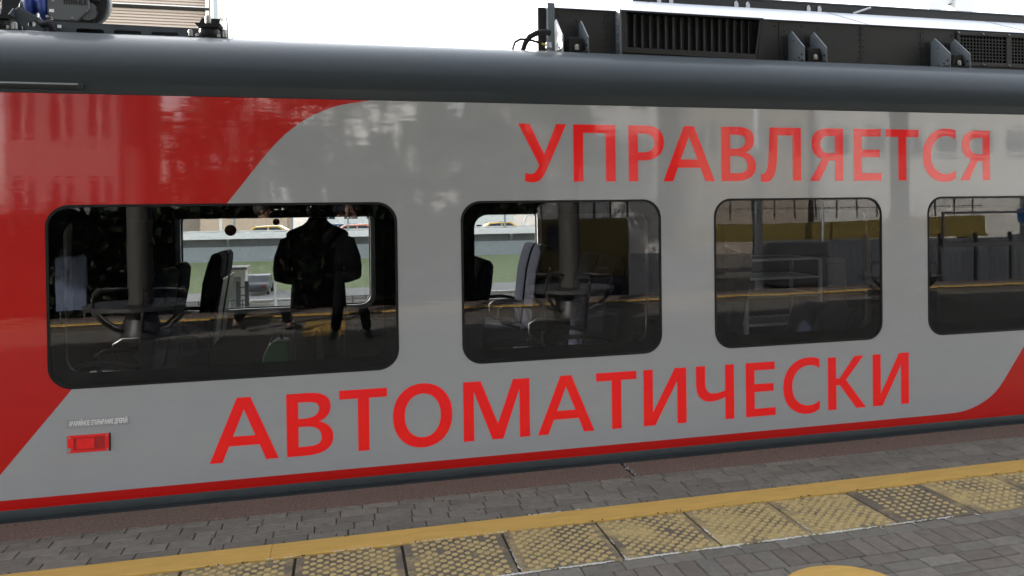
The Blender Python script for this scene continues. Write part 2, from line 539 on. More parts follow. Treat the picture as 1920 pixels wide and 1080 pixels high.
# side wall triangulated so that the paint regions and the window openings share edges
verts, edges = [], []
def addloop(pts, closed):
    b = len(verts)
    for p in pts: verts.append(Vector(p))
    for i in range(len(pts) - (0 if closed else 1)):
        edges.append((b + i, b + (i + 1) % len(pts)))
addloop([(TX0, ZSTB), (TX1, ZSTB), (TX1, ZTOP), (TX0, ZTOP)], True)
addloop([(TX0, ZSTR), (TX1, ZSTR)], False)
addloop(curveL[1:], False)
addloop(curveR, False)
for l in wloops: addloop(l, True)
ov, oe, of, _, _, _ = delaunay_2d_cdt(verts, edges, [], 0, 1e-5)
def inpoly(p, poly):
    c = False
    n = len(poly)
    for i in range(n):
        a, b = poly[i], poly[i - 1]
        if (a[1] > p[1]) != (b[1] > p[1]) and p[0] < (b[0] - a[0]) * (p[1] - a[1]) / (b[1] - a[1]) + a[0]:
            c = not c
    return c
redL = [(TX0 - 1, ZSTR)] + curveL[1:] + [(TX0 - 1, ZTOP)]
redR = curveR + [(TX1 + 1, ZTOP), (TX1 + 1, ZSTR)]
sb_grey, sb_red = MB(), MB()
for f in of:
    c = sum((ov[i] for i in f), Vector((0, 0))) / len(f)
    if any(inpoly(c, l) for l in wloops):
        continue
    tgt = sb_red if (c[1] < ZSTR or inpoly(c, redL) or inpoly(c, redR)) else sb_grey
    tgt.add([(ov[i][0], 0, ov[i][1]) for i in f], [(0, 1, 2)])
def weld(o, d=1e-5):
    bm = bmesh.new(); bm.from_mesh(o.data)
    bmesh.ops.remove_doubles(bm, verts=bm.verts, dist=d)
    bmesh.ops.recalc_face_normals(bm, faces=bm.faces)
    if bm.faces and sum(f.normal.y for f in bm.faces) > 0:
        bmesh.ops.reverse_faces(bm, faces=bm.faces)
    bm.to_mesh(o.data); bm.free()
    return o
weld(sb_grey.build('side_panel', GREY, train))
weld(sb_red.build('red_livery', RED, train))
# skirt under the red stripe, turning inwards to a black undercut
sk = MB()
prof = [(0.0, ZSTB), (0.0, -0.026), (0.004, -0.031), (0.045, -0.036), (0.06, -0.5), (0.3, -0.5)]
n = len(prof)
sk.add([(x, y, z) for x in (TX0, TX1) for y, z in prof], [(i, i + 1, n + i + 1, n + i) for i in range(n - 1)])
sk.build('skirt', SKIRT, train, smooth=True)
# roof: lip, cantrail curve, flat top, mirrored on the far side
half = [(0.0, ZTOP), (-0.004, ZTOP + 0.004), (-0.004, 2.395)] + [(0.8 * (1 - math.cos(R(t))) - 0.004 * (1 - t / 90), 2.40 + 0.405 * math.sin(R(t))) for t in range(3, 91, 6)]
prof = half + [(1.7, 2.83)] + [(3.4 - y, z) for y, z in reversed(half)]
rb = MB()
n = len(prof)
rb.add([(x, y, z) for x in (TX0, TX1) for y, z in prof], [(i, i + 1, n + i + 1, n + i) for i in range(n - 1)])
rb.build('roof', DARK, train, smooth=True)
# far side wall with its window openings, floor, ceiling, near lining, ends
FWIN = [(-3.75, -2.36), (-1.42, 0.285), (0.72, 1.965)]
floops = [rr(a, b, 0.735, 1.655, 0.10) for a, b in FWIN]
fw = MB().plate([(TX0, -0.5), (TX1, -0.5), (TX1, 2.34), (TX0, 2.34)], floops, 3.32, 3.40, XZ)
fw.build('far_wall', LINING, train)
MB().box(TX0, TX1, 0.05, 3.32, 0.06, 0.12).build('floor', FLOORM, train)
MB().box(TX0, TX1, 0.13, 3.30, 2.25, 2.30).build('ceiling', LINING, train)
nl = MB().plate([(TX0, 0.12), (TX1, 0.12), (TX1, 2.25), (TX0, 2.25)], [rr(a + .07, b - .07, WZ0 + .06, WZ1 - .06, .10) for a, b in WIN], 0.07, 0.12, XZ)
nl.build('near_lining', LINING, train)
for x in (TX0, TX1):
    MB().box(x - .03, x + .03, 0.002, 3.4, -.5, 2.33).build('end_wall', LINING, train)
# far windows
for l, (a, b) in zip(floops, FWIN):
    wn = MB().plate(rr(a - .045, b + .045, 0.69, 1.70, .13), [rr(a, b, 0.735, 1.655, .10)], 3.300, 3.320, XZ).build('far_window', TRIM, train)
    MB().plate(l, [], 3.37, 3.376, XZ).build('pane', FARGLASS, wn)
    MB().plate(rr(a + .0, b - .0, 0.735, 1.655, .10), [rr(a + .012, b - .012, 0.747, 1.643, .09)], 3.350, 3.369, XZ).build('gasket', RUBBER, wn)
# round red stickers on the far window glass
for (x, z, r) in ((-0.994, 1.480, .053), (-0.585, 1.553, .032)):
    st = MB().plate(circ(x, z, r), [], 3.362, 3.364, XZ).build('round_sticker', STICKB, train)
    MB().plate(circ(x, z, r * .76), [], 3.3585, 3.3612, XZ).build('sticker_print', REDST, st)
# near windows: gasket ring, black border, pane
for i, (a, b) in enumerate(WIN):
    wn = MB().plate(rr(a - .002, b + .002, WZ0 - .002, WZ1 + .002, WR + .002, 10), [rr(a + .013, b - .013, WZ0 + .013, WZ1 - .013, WR - .010, 10)], -0.003, 0.02, XZ).build('window', RUBBER, train, bevel=.002)
    MB().plate(rr(a + .0135, b - .0135, WZ0 + .0135, WZ1 - .0135, WR - .011, 10), [], 0.001, 0.007, XZ).build('pane', GLASS, wn)
    inset = .085
    MB().plate(rr(a + .0132, b - .0132, WZ0 + .0132, WZ1 - .0132, WR - .011, 10), [rr(a + inset, b - inset, WZ0 + .085, WZ1 - .088, .085)], 0.0095, 0.014, XZ).build('black_border', FRIT, wn)
    # thin inner bead that catches light along the rubber
    MB().plate(rr(a + .007, b - .007, WZ0 + .007, WZ1 - .007, WR - .004, 10), [rr(a + .010, b - .010, WZ0 + .010, WZ1 - .010, WR - .007, 10)], -0.0052, -0.0025, XZ).build('bead', BLACKP, wn)
    if i == 3:
        hp = MB().plate([(4.335, 1.335), (5.41, 1.335), (5.41, 1.60), (4.335, 1.60)], [[(4.352, 1.362), (5.393, 1.362), (5.393, 1.583), (4.352, 1.583)]], -0.006, 0.0015, XZ)
        hp.build('hopper_frame', BLACKP, wn, bevel=.002)
        MB().box(4.30, 5.45, 0.016, 0.05, 1.30, 1.345).build('hopper_rail', BLACKP, wn)

# ---- lettering: each glyph is a vinyl shape on the side wall
def bez(p0, p1, p2, p3, n=9):
    o = []
    for i in range(1, n + 1):
        t = i / n
        u = 1 - t
        o.append(tuple(u ** 3 * a + 3 * u * u * t * b + 3 * u * t * t * c + t ** 3 * d for a, b, c, d in zip(p0, p1, p2, p3)))
    return o
K = 0.5523
def path(*segs):
    """segs: points, or ('c', c1, c2, end) cubic pieces"""
    out = []
    for s in segs:
        if s[0] == 'c':
            out += bez(out[-1], s[1], s[2], s[3])
        else:
            out.append(s)
    return out
def bowl(x0, z0, xr, z1, zk=None):
    """from (x0,z0) round to the right extreme xr and back to (x0,z1)"""
    zm = (z0 + z1) / 2
    k = xr - x0
    q = K * abs(z1 - z0) / 2 * (1 if z1 > z0 else -1)
    return [(x0, z0), ('c', (x0 + k * K, z0), (xr, zm - q), (xr, zm)), ('c', (xr, zm + q), (x0 + k * K, z1), (x0, z1))]
def glyph(ch, w, h):
    s, b = 0.067, 0.055
    if ch == 'А':
        ap, ft = .075, .070
        L0 = lambda z: (w / 2 - ap / 2) * z / h
        ax = .81 * h
        L1 = lambda z: ft + (w / 2 - ft) * z / ax
        c0, c1 = .245 * h, .395 * h
        return [(0, 0), (ft, 0), (L1(c0), c0), (w - L1(c0), c0), (w - ft, 0), (w, 0), (w / 2 + ap / 2, h), (w / 2 - ap / 2, h)], [[(L1(c1), c1), (w - L1(c1), c1), (w / 2, ax)]]
    if ch == 'В':
        o = path((0, 0), *bowl(.44 * w, 0, w, .54 * h)[:3])
        o = path((0, 0), (.42 * w, 0), ('c', (.80 * w, 0), (w, .10 * h), (w, .28 * h)), ('c', (w, .41 * h), (.88 * w, .50 * h), (.70 * w, .53 * h)),
                 ('c', (.86 * w, .57 * h), (.95 * w, .66 * h), (.95 * w, .77 * h)), ('c', (.95 * w, .93 * h), (.78 * w, h), (.47 * w, h)), (0, h))
        h1 = path((s, b), (.42 * w, b), ('c', (.66 * w, b), (.745 * w, .18 * h), (.745 * w, .285 * h)), ('c', (.745 * w, .40 * h), (.63 * w, .465 * h), (.40 * w, .465 * h)), (s, .465 * h))
        h2 = path((s, .595 * h), (.38 * w, .595 * h), ('c', (.60 * w, .595 * h), (.70 * w, .66 * h), (.70 * w, .745 * h)), ('c', (.70 * w, .83 * h), (.61 * w, h - b), (.40 * w, h - b)), (s, h - b))
        return o, [h1, h2]
    if ch == 'Т':
        return [(w / 2 - s / 2, 0), (w / 2 + s / 2, 0), (w / 2 + s / 2, h - b), (w, h - b), (w, h), (0, h), (0, h - b), (w / 2 - s / 2, h - b)], []
    if ch == 'П':
        return [(0, 0), (s, 0), (s, h - b), (w - s, h - b), (w - s, 0), (w, 0), (w, h), (0, h)], []
    if ch == 'Е':
        m0, m1 = .455 * h, .60 * h
        return [(0, 0), (w, 0), (w, b), (s, b), (s, m0), (.94 * w, m0), (.94 * w, m1), (s, m1), (s, h - b), (.98 * w, h - b), (.98 * w, h), (0, h)], []
    if ch == 'О':
        e = .012
        def el(x0, x1, z0, z1):
            cx, cz, rx, rz = (x0 + x1) / 2, (z0 + z1) / 2, (x1 - x0) / 2, (z1 - z0) / 2
            return [(cx + rx * math.copysign(abs(math.cos(a)) ** .94, math.cos(a)), cz + rz * math.copysign(abs(math.sin(a)) ** .94, math.sin(a))) for a in (2 * math.pi * i / 48 for i in range(48))]
        return el(0, w, -e, h + e), [el(s * 1.08, w - s * 1.08, b * .95, h - b * .95)]
    if ch == 'С':
        e = .012
        t = w - .005
        return path((w, h * .985), ('c', (.90 * w, h + e), (.78 * w, h + e), (.70 * w, h + e)), ('c', (.28 * w, h + e), (0, .80 * h), (0, .49 * h)), ('c', (0, .18 * h), (.26 * w, -e), (.67 * w, -e)),
                    ('c', (.80 * w, -e), (.92 * w, .0 * h), (w, .05 * h)), (w, .205 * h), ('c', (.90 * w, .15 * h), (.80 * w, .125 * h), (.71 * w, .125 * h)),
                    ('c', (.43 * w, .125 * h), (.245 * w, .27 * h), (.245 * w, .50 * h)), ('c', (.245 * w, .73 * h), (.45 * w, .885 * h), (.72 * w, .885 * h)),
                    ('c', (.82 * w, .885 * h), (.92 * w, .86 * h), (w, .815 * h))), []
    if ch == 'М':
        return [(0, 0), (0, h), (.262 * w, h), (.512 * w, .265 * h), (.748 * w, h), (w, h), (w, 0), (w - s, 0), (w - s, .83 * h), (.592 * w, 0), (.43 * w, 0), (s, .83 * h), (s, 0)], []
    if ch == 'И':
        return [(0, 0), (0, h), (s, h), (s, .235 * h), (.73 * w, h), (w, h), (w, 0), (w - s, 0), (w - s, .765 * h), (.265 * w, 0)], []
    if ch == 'Ч':
        return path((w - s, 0), (w, 0), (w, h), (w - s, h), (w - s, .535 * h), ('c', (.66 * w, .50 * h), (.55 * w, .49 * h), (.47 * w, .49 * h)), ('c', (.31 * w, .49 * h), (s, .55 * h), (s, .70 * h)),
                    (s, h), (0, h), (0, .66 * h), ('c', (0, .45 * h), (.16 * w, .345 * h), (.38 * w, .345 * h)), ('c', (.52 * w, .345 * h), (.64 * w, .37 * h), (w - s, .41 * h))), []
    if ch == 'К':
        return [(0, 0), (0, h), (s, h), (s, .595 * h), (.305 * w, .595 * h), (.70 * w, h), (.945 * w, h), (.475 * w, .555 * h), (w, 0), (.745 * w, 0), (.305 * w, .465 * h), (s, .465 * h), (s, 0)], []
    if ch == 'Р':
        o = path((0, 0), (s, 0), (s, .375 * h), (.40 * w, .375 * h), ('c', (.80 * w, .375 * h), (w, .50 * h), (w, .70 * h)), ('c', (w, .90 * h), (.82 * w, h), (.46 * w, h)), (0, h))
        i = path((s, .52 * h), (.40 * w, .52 * h), ('c', (.62 * w, .52 * h), (.73 * w, .58 * h), (.73 * w, .69 * h)), ('c', (.73 * w, .80 * h), (.62 * w, h - b), (.42 * w, h - b)), (s, h - b))
        return o, [i]
    if ch == 'Я':
        o = path((w, 0), (w, h), (.56 * w, h), ('c', (.22 * w, h), (.05 * w, .90 * h), (.05 * w, .715 * h)), ('c', (.05 * w, .55 * h), (.16 * w, .45 * h), (.36 * w, .415 * h)), (0, 0), (.285 * w, 0), (.575 * w, .385 * h), (w - s, .385 * h), (w - s, 0))
        i = path((w - s, .525 * h), (w - s, h - b), (.58 * w, h - b), ('c', (.40 * w, h - b), (.31 * w, .80 * h), (.31 * w, .70 * h)), ('c', (.31 * w, .59 * h), (.41 * w, .525 * h), (.58 * w, .525 * h)))
        return o, [i]
    if ch == 'Л':
        return path((.225 * w, h), (w, h), (w, 0), (w - s, 0), (w - s, h - b), (.425 * w, h - b), (.415 * w, .62 * h), ('c', (.40 * w, .25 * h), (.36 * w, -.01 * h), (.13 * w, -.022 * h)), ('c', (.08 * w, -.024 * h), (.04 * w, -.015 * h), (0, 0)),
                    (0, .135 * h), ('c', (.13 * w, .10 * h), (.19 * w, .20 * h), (.205 * w, .62 * h))), []
    if ch == 'У':
        return path((0, h), (.235 * w, h), (.535 * w, .475 * h), (.785 * w, h), (w, h), (.575 * w, .20 * h), ('c', (.49 * w, .045 * h), (.41 * w, -.012 * h), (.29 * w, -.012 * h)), ('c', (.23 * w, -.012 * h), (.18 * w, -.005 * h), (.125 * w, .015 * h)),
                    (.14 * w, .155 * h), ('c', (.20 * w, .13 * h), (.255 * w, .13 * h), (.29 * w, .14 * h)), ('c', (.36 * w, .16 * h), (.40 * w, .225 * h), (.425 * w, .295 * h))), []
line1 = [('У', 1.113, 1.433), ('П', 1.480, 1.770), ('Р', 1.862, 2.115), ('А', 2.109, 2.487), ('В', 2.537, 2.801), ('Л', 2.837, 3.154), ('Я', 3.226, 3.494), ('Е', 3.583, 3.813), ('Т', 3.849, 4.132), ('С', 4.167, 4.458), ('Я', 4.500, 4.767)]
line2 = [('А', -.754, -.371), ('В', -.324, -.056), ('Т', -.018, .266), ('О', .300, .667), ('М', .737, 1.167), ('А', 1.220, 1.602), ('Т', 1.618, 1.900), ('И', 1.950, 2.260), ('Ч', 2.333, 2.617), ('Е', 2.707, 2.936), ('С', 2.997, 3.288), ('К', 3.356, 3.667), ('И', 3.726, 4.033)]
for line, z0, h, word in ((line1, 1.836, .376, 'upper'), (line2, .184, .379, 'lower')):
    for ch, a, b in line:
        o, hs = glyph(ch, b - a, h)
        MB().plate([(a + x, z0 + z) for x, z in o], [[(a + x, z0 + z) for x, z in q] for q in hs], -0.0012, -0.0003, XZ).build('letter', VINYL, train)

# ---- emergency door handle in its frame, and the notice above it
hx0, hx1, hz0, hz1 = -1.490, -1.279, .314, .412
hf = MB().plate([(hx0, hz0), (hx1, hz0), (hx1, hz1), (hx0, hz1)], [[(hx0 + .030, hz0 + .014), (hx1 - .022, hz0 + .014), (hx1 - .022, hz1 - .014), (hx0 + .030, hz1 - .014)]], -0.009, -0.0005, XZ).build('emergency_handle', REDH, train, bevel=.0015)
MB().box(hx0 + .001, hx1 - .001, -.0025, -.0004, hz0 + .001, hz1 - .001).build('recess', REDIN, hf)
MB().plate([(hx0 + .046, hz0 + .019), (hx0 + .135, hz0 + .019), (hx0 + .135, hz1 - .019), (hx0 + .046, hz1 - .019)], [], -.0075, -.0030, XZ).build('pull_flap', REDH, hf, bevel=.001)
for x, z in ((hx0 + .010, hz0 + .010), (hx0 + .010, hz1 - .010), (hx1 - .009, hz0 + .010), (hx1 - .009, hz1 - .010)):
    MB().cyl((x, -.008, z), (x, -.011, z), .005, n=10).build('screw', BOLT, hf)
MB().plate([(hx0 + .001, hz0 + .012), (hx0 + .016, hz0 + .010), (hx0 + .019, hz0 + .028), (hx0 + .009, hz0 + .032), (hx0 + .001, hz0 + .03)], [], -.0098, -.0092, XZ).build('bare_metal_patch', BOLT, hf)
MB().box(hx1 + .0005, hx1 + .006, -.010, -.0005, hz0 - .003, hz1 + .002).build('hinge_strip', BLACKP, hf)
nt_ = MB().box(-1.492, -1.170, -.0009, -.0003, .452, .500).build('notice_film', STICK, train)
tx, w_ = curve_mesh_text('АВАРИЙНОЕ ОТКРЫВАНИЕ ДВЕРЕЙ', .0385, LABELW, 'notice_text', nt_, (-1.482, -.0022, .465), (R(90), 0, 0), .0006)
sx = .297 / w_
for v in tx.data.vertices: v.co.x *= sx
# ---- drip rail / door runner slot at the top left
dr = MB().box(-4.2, -1.374, -.022, .010, 2.362, 2.396).build('door_runner', DARK, train, bevel=.003)
MB().box(-4.2, -1.40, -.026, -.0225, 2.388, 2.396).build('runner_lip', ALU, dr)
MB().box(-4.2, -1.405, -.0245, -.0223, 2.366, 2.378).build('runner_groove', BLACKP, dr)
# ------------------------------------------------------------------ roof equipment, right: long container with louvre, brackets and mesh
bxm = thing('roof_container', (4.8, 1.7, 2.80), 'long black-sided roof equipment container with white top and louvred vent', 'container')
YS = 0.75
X0, X1 = 1.50, 8.4
# shell: dark side sheet, white bevelled lid, white end sheet
MB().box(X0 + .03, X1, YS, 2.65, 2.70, 3.140).build('side_body', BOXD, bxm)
lid = MB().plate([(YS - .012, 3.143), (1.42, 3.392), (1.98, 3.392), (2.66, 3.143)], [], X0 + .02, X1, YZat).build('lid', WHITEP, bxm)
MB().plate([(YS + .02, 2.62), (YS + .02, 3.15), (1.42, 3.398), (2.00, 3.398), (2.68, 3.15), (3.10, 2.98), (3.10, 2.62)], [], X0 - .01, X0 + .015, YZat).build('end_sheet', WHITEP, bxm)
MB().box(X0 - .012, X0 + .045, YS - .020, YS + .018, 2.62, 3.175).build('corner_strip', GALV, bxm, bevel=.004)
MB().box(X0 - .075, X0 - .013, YS + .02, YS + .06, 2.62, 3.148).build('corner_channel', BLACKP, bxm)
for y, z in ((.9, 3.12), (1.15, 3.22), (1.4, 3.33), (1.9, 3.33), (2.3, 3.2), (2.6, 3.08), (2.9, 2.98), (1.0, 2.88), (1.5, 3.0), (2.2, 2.95)):
    MB().cyl((X0 - .010, y, z), (X0 - .018, y, z), .010, n=8).build('end_bolt', BOXD, bxm)
# lid seams
for x in (2.50, 4.20, 5.9):
    MB().plate([(YS + .0, 3.1475), (1.40, 3.3905), (1.40, 3.3925), (YS + .0, 3.1500)], [], x, x + .006, YZat).build('lid_seam', BOXD, bxm)
# rear roof rail with small lugs
rl = MB().box(2.4, 8.4, 1.46, 1.50, 3.395, 3.475).build('rear_rail', BOXD2, bxm)
MB().box(2.4, 8.4, 1.452, 1.51, 3.4755, 3.485).build('rail_cap', GALV, rl)
for x in (2.62, 2.73, 3.34, 3.45, 4.05, 4.16):
    MB().plate([(0, 3.386), (.035, 3.386), (.035, 3.43), (.018, 3.455), (0, 3.44)], [], 1.445, 1.455, lambda u, v, d, x=x: (x + u, d, v)).build('lug', WHITEP, rl)
MB().tube([(4.52, 1.44, 3.40), (4.70, 1.44, 3.462)], .010, 6).build('rail_clip', WHITEP, rl)
# sheet joints on the side
for x in (1.945, 3.395, 4.145, 4.72):
    MB().box(x - .006, x + .006, YS - .004, YS - .0003, 2.72, 3.138).build('sheet_joint', BOXD2, bxm)
# rivets: one joined mass of small heads
rv = MB()
def rivet(x, z, r=.007, d=.006, y=YS):
    rv.lathe([(r, 0), (r * .8, -d * .7), (r * .3, -d)], (x, y - .0003, z), 8, 'Y')
for x in (1.925, 1.965, 3.40, 3.44, 4.125, 4.165, 4.70, 4.74):
    for k in range(7):
        rivet(x, 2.82 + k * .048)
for k in range(16):
    rivet(3.6 + k * .10, 2.83)
for x, z in ((1.72, 3.06), (1.58, 3.09), (1.58, 2.99), (3.36, 3.10), (3.60, 3.10), (3.75, 3.09), (5.03, 3.09), (5.03, 3.02)):
    rivet(x, z, .010, .008)
tag(rv.build('rivets', BOXD, bxm, smooth=True), kind='stuff')
# louvre: projecting hood with upright slats
lv = MB()
ly = YS - .10
lo = [(2.075, 3.118), (3.175, 3.112), (3.135, 2.845), (2.075, 2.858)]
MB().plate([(2.03, 3.135), (3.195, 3.130), (3.145, 2.800), (2.035, 2.815)], [lo], ly, ly + .02, XZ).build('louvre_frame', BOXD2, bxm, bevel=.003)
MB().plate([(2.02, 2.80), (2.035, 2.80), (2.035, 3.135), (2.02, 3.135)], [], ly - .004, YS - .002, XZ).build('louvre_cheek', GALV, bxm)
MB().plate([(3.15, 2.80), (3.165, 2.80), (3.205, 3.128), (3.19, 3.128)], [], ly - .002, YS - .002, XZ).build('louvre_cheek', BOXD2, bxm)
MB().box(2.04, 3.15, ly + .021, YS - .002, 2.795, 2.815).build('louvre_sill', BOXD2, bxm)
MB().box(2.04, 3.18, ly + .021, YS - .002, 3.118, 3.134).build('louvre_head', BOXD2, bxm)
for k in range(17):
    x = 2.10 + k * .0635
    m = Matrix.Translation((x, ly + .055, 2.98)) @ Matrix.Rotation(R(38), 4, 'Z')
    MB().box(-.026, .026, -.003, .003, -.135, .135, m).build('slat', BOXD, bxm)
for z in (3.08, 3.03, 2.97, 2.90, 2.84):
    MB().cyl((2.012, ly + .03, z), (2.018, ly + .03, z), .008, n=8).build('bolt', BOLT, bxm)
# bracket fins standing off the side, in pairs with a rubber block between
finp = [(YS + .005, 2.74), (YS + .005, 3.020), (YS - .06, 3.045), (YS - .25, 2.890), (YS - .25, 2.74)]
for x in (1.545, 1.735, 3.475, 3.672, 4.815, 5.010):
    fb = MB().plate(finp, [circ(YS - .10, 2.955, .010, 10)], x - .005, x + .005, YZat).build('bracket_fin', WHITEP if x == 1.545 else GALV, bxm)
    MB().box(x - .045, x - .006, YS - .008, YS - .0005, 2.76, 3.015).build('flange', BOXD, fb)
    for k in range(4):
        MB().cyl((x - .03, YS - .008, 2.80 + k * .055), (x - .03, YS - .017, 2.80 + k * .055), .008, n=8).build('flange_bolt', BLACKP, fb)
    for y, z in ((YS - .05, 2.80), (YS - .12, 2.805), (YS - .18, 2.815), (YS - .225, 2.835)):
        MB().cyl((x - .005, y, z), (x - .012, y, z), .0075, n=8).build('fin_bolt', BLACKP, fb)
    g = MB().add([(x - .18, YS - .02, 2.755), (x - .006, YS - .25, 2.800), (x - .006, YS - .25, 2.790), (x - .18, YS - .02, 2.745)], [(0, 1, 2, 3)])
    g.add([(x - .18, YS - .01, 2.755), (x - .006, YS - .01, 2.800), (x - .006, YS - .25, 2.800)], [(0, 1, 2)])
    g.build('gusset', BOXD, fb)
for xa in (1.60, 3.535, 4.87):
    blk = MB().box(xa, xa + .115, YS - .20, YS - .05, 2.70, 2.895).build('rubber_block', BLACKP, bxm, bevel=.012, seg=2)
    MB().lathe([(.018, 0), (.018, .03), (.010, .04)], (xa + .06, YS - .21, 2.80), 10).build('block_stud', BOLT, blk)
# mesh grille at the right
gm = MB().plate([(5.07, 2.835), (6.6, 2.835), (6.6, 3.125), (5.07, 3.125)], [[(5.10, 2.870), (5.575, 2.870), (5.575, 3.095), (5.10, 3.095)], [(5.63, 2.870), (6.15, 2.870), (6.15, 3.095), (5.63, 3.095)]], YS - .022, YS - .006, XZ).build('grille_frame', BOXD, bxm, bevel=.002)
wires = MB()
for (a, b) in ((5.10, 5.575), (5.63, 6.15)):
    k = 0
    x = a + .033
    while x < b - .01:
        wires.box(x - .004, x + .004, YS - .014, YS - .008, 2.87, 3.095)
        x += .0335
    for j in range(1, 8):
        wires.box(a, b, YS - .0155, YS - .0142, 2.87 + j * .028 - .004, 2.87 + j * .028 + .004)
tag(wires.build('wire_mesh', BOXD, gm), kind='stuff')
MB().box(5.10, 6.15, YS - .0055, YS - .002, 2.87, 3.095).build('grille_back', FRIT, gm)
for x in (5.08, 5.33, 5.60, 5.86):
    for z in (3.112, 2.850):
        MB().tube([(x - .010, YS - .027, z + .006), (x + .010, YS - .027, z - .004)], .005, 6).build('grille_clip', ALU, gm)
# hoses at the left end
h1 = tag(MB().tube([(1.215, .68, 2.70), (1.218, .68, 2.82), (1.235, .68, 2.865), (1.275, .68, 2.888), (1.33, .68, 2.888), (1.40, .68, 2.872), (1.43, .68, 2.862)], .0095, 8).build('thin_hose', RUBBER, smooth='all'), 'thin black hose with brass fitting curving to the roof container corner', 'hose')
MB().cyl((1.43, .68, 2.862), (1.465, .68, 2.853), .008, n=8).build('brass_ferrule', YELP, h1)
MB().box(1.465, 1.505, .665, .70, 2.83, 2.872).build('coupling', ALU, h1, bevel=.003)
tag(MB().tube([(1.285, .69, 2.70), (1.290, .69, 2.80), (1.310, .69, 2.86), (1.345, .69, 2.91), (1.40, .69, 2.94), (1.46, .69, 2.95), (1.50, .70, 2.945)], .021, 10).build('thick_hose', RUBBER, smooth='all'), 'thick black hose bending into the white roof container end', 'hose')

# ------------------------------------------------------------------ roof equipment, left: cooling unit on a frame
cu = thing('roof_cooling_unit', (-1.5, 1.0, 2.8), 'slate grey roof cooling unit on slotted frame with rubber mounts', 'cooling unit')
y0 = .75
slots = [rr(-1.603, -1.440, 2.806, 2.848, .018, 5), rr(-1.385, -1.222, 2.806, 2.848, .018, 5), rr(-1.166, -1.001, 2.806, 2.848, .018, 5)]
fr = MB().plate([(-1.80, 2.76), (-.70, 2.76), (-.70, 2.872), (-1.40, 2.882), (-1.80, 2.882)], slots, y0, y0 + .008, XZ).build('frame_rail', FRAMEP, cu)
MB().plate([(-1.80, 2.882), (-.70, 2.872), (-.70, 2.878), (-1.80, 2.888)], [], y0 - .001, y0 + .07, XZ).build('rail_flange', FRAMEP, fr)
MB().box(-1.80, -.70, y0 + .10, y0 + .12, 2.76, 2.865).build('rail_back', BLACKP, fr)
for x in (-1.61, -1.36, -1.14): MB().cyl((x + .07, y0 - .004, 2.818), (x + .07, y0 + .09, 2.818), .004, n=8).build('tie_bolt', BOLT, fr)
# side arm of frame running back at the right end (lit edge)
ar = MB().plate([(y0 - .10, 2.94), (y0 + .02, 2.93), (y0 + 1.7, 2.90), (y0 + 1.7, 2.76), (y0 - .02, 2.76)], [rr(y0 + .12, y0 + .40, 2.79, 2.86, .03, 4), rr(y0 + .55, y0 + .85, 2.79, 2.86, .03, 4)], -.700, -.692, YZat).build('frame_cross_arm', FRAMEP, cu)
# housing with bevelled lower right corner and lettering
hs = MB().plate([(-1.768, 3.25), (-1.768, 2.945), (-1.735, 2.900), (-1.600, 2.898), (-1.528, 2.972), (-1.528, 3.25)], [], y0 + .02, y0 + .30, XZ).build('housing', HOUSING, cu, bevel=.004)
MB().box(-1.745, -1.588, y0 + .012, y0 + .019, 2.880, 2.8975).build('housing_foot', BLACKP, hs)
# fan drum behind with dark rim
MB().lathe([(.150, 0), (.158, .01), (.158, .10), (.150, .11)], (-1.58, y0 + .05, 3.04), 28, 'Y').build('fan_drum', BLACKP, hs, smooth=True)
MB().lathe([(.060, 0), (.060, .01)], (-1.545, y0 + .038, 2.97), 20, 'Y').build('drum_plate', HOUSING, hs)
for x, z, r in ((-1.765, 2.918, .010), (-1.742, 2.912, .008), (-1.625, 2.913, .008), (-1.735, 3.02, .008), (-1.54, 2.965, .005)):
    MB().lathe([(r, 0), (r, -.005), (r * .5, -.009)], (x, y0 + .0195, z), 10, 'Y').build('housing_bolt', BOLT, hs, smooth=True)
MB().box(-1.755, -1.728, y0 + .0165, y0 + .0195, 2.948, 2.967).build('rating_label', LABELW, hs)
# raised block lettering on the housing: M A H L E
lb = MB()
def blk(x0, x1, z0, z1): lb.box(x0, x1, y0 + .0165, y0 + .0198, z0, z1)
lx, lz, lh, t = -1.672, 3.003, .034, .0065
blk(lx, lx + t, lz, lz + lh); blk(lx + .0135, lx + .0135 + t, lz, lz + lh); blk(lx + .027, lx + .027 + t, lz, lz + lh); blk(lx + t + .0002, lx + .0133, lz + lh - t, lz + lh); blk(lx + .0135 + t + .0002, lx + .0268, lz + lh - t, lz + lh)
ax_ = lx + .040; blk(ax_, ax_ + t, lz, lz + lh); blk(ax_ + .017, ax_ + .017 + t, lz, lz + lh); blk(ax_ + t + .0002, ax_ + .0168, lz + lh - t, lz + lh); blk(ax_ + t + .0002, ax_ + .0168, lz + .011, lz + .011 + t)
ax_ = lx + .068; blk(ax_, ax_ + t, lz, lz + lh); blk(ax_ + .017, ax_ + .017 + t, lz, lz + lh); blk(ax_ + t + .0002, ax_ + .0168, lz + .0135, lz + .0135 + t)
ax_ = lx + .096; blk(ax_, ax_ + t, lz, lz + lh); blk(ax_ + t + .0002, ax_ + .0165, lz, lz + t)
ax_ = lx + .116; blk(ax_, ax_ + t, lz, lz + lh); [blk(ax_ + t + .0002, ax_ + .0165, lz + q, lz + q + t * .9) for q in (0, .0138, .0277)]
lb.build('housing_lettering', LETTERD, hs)
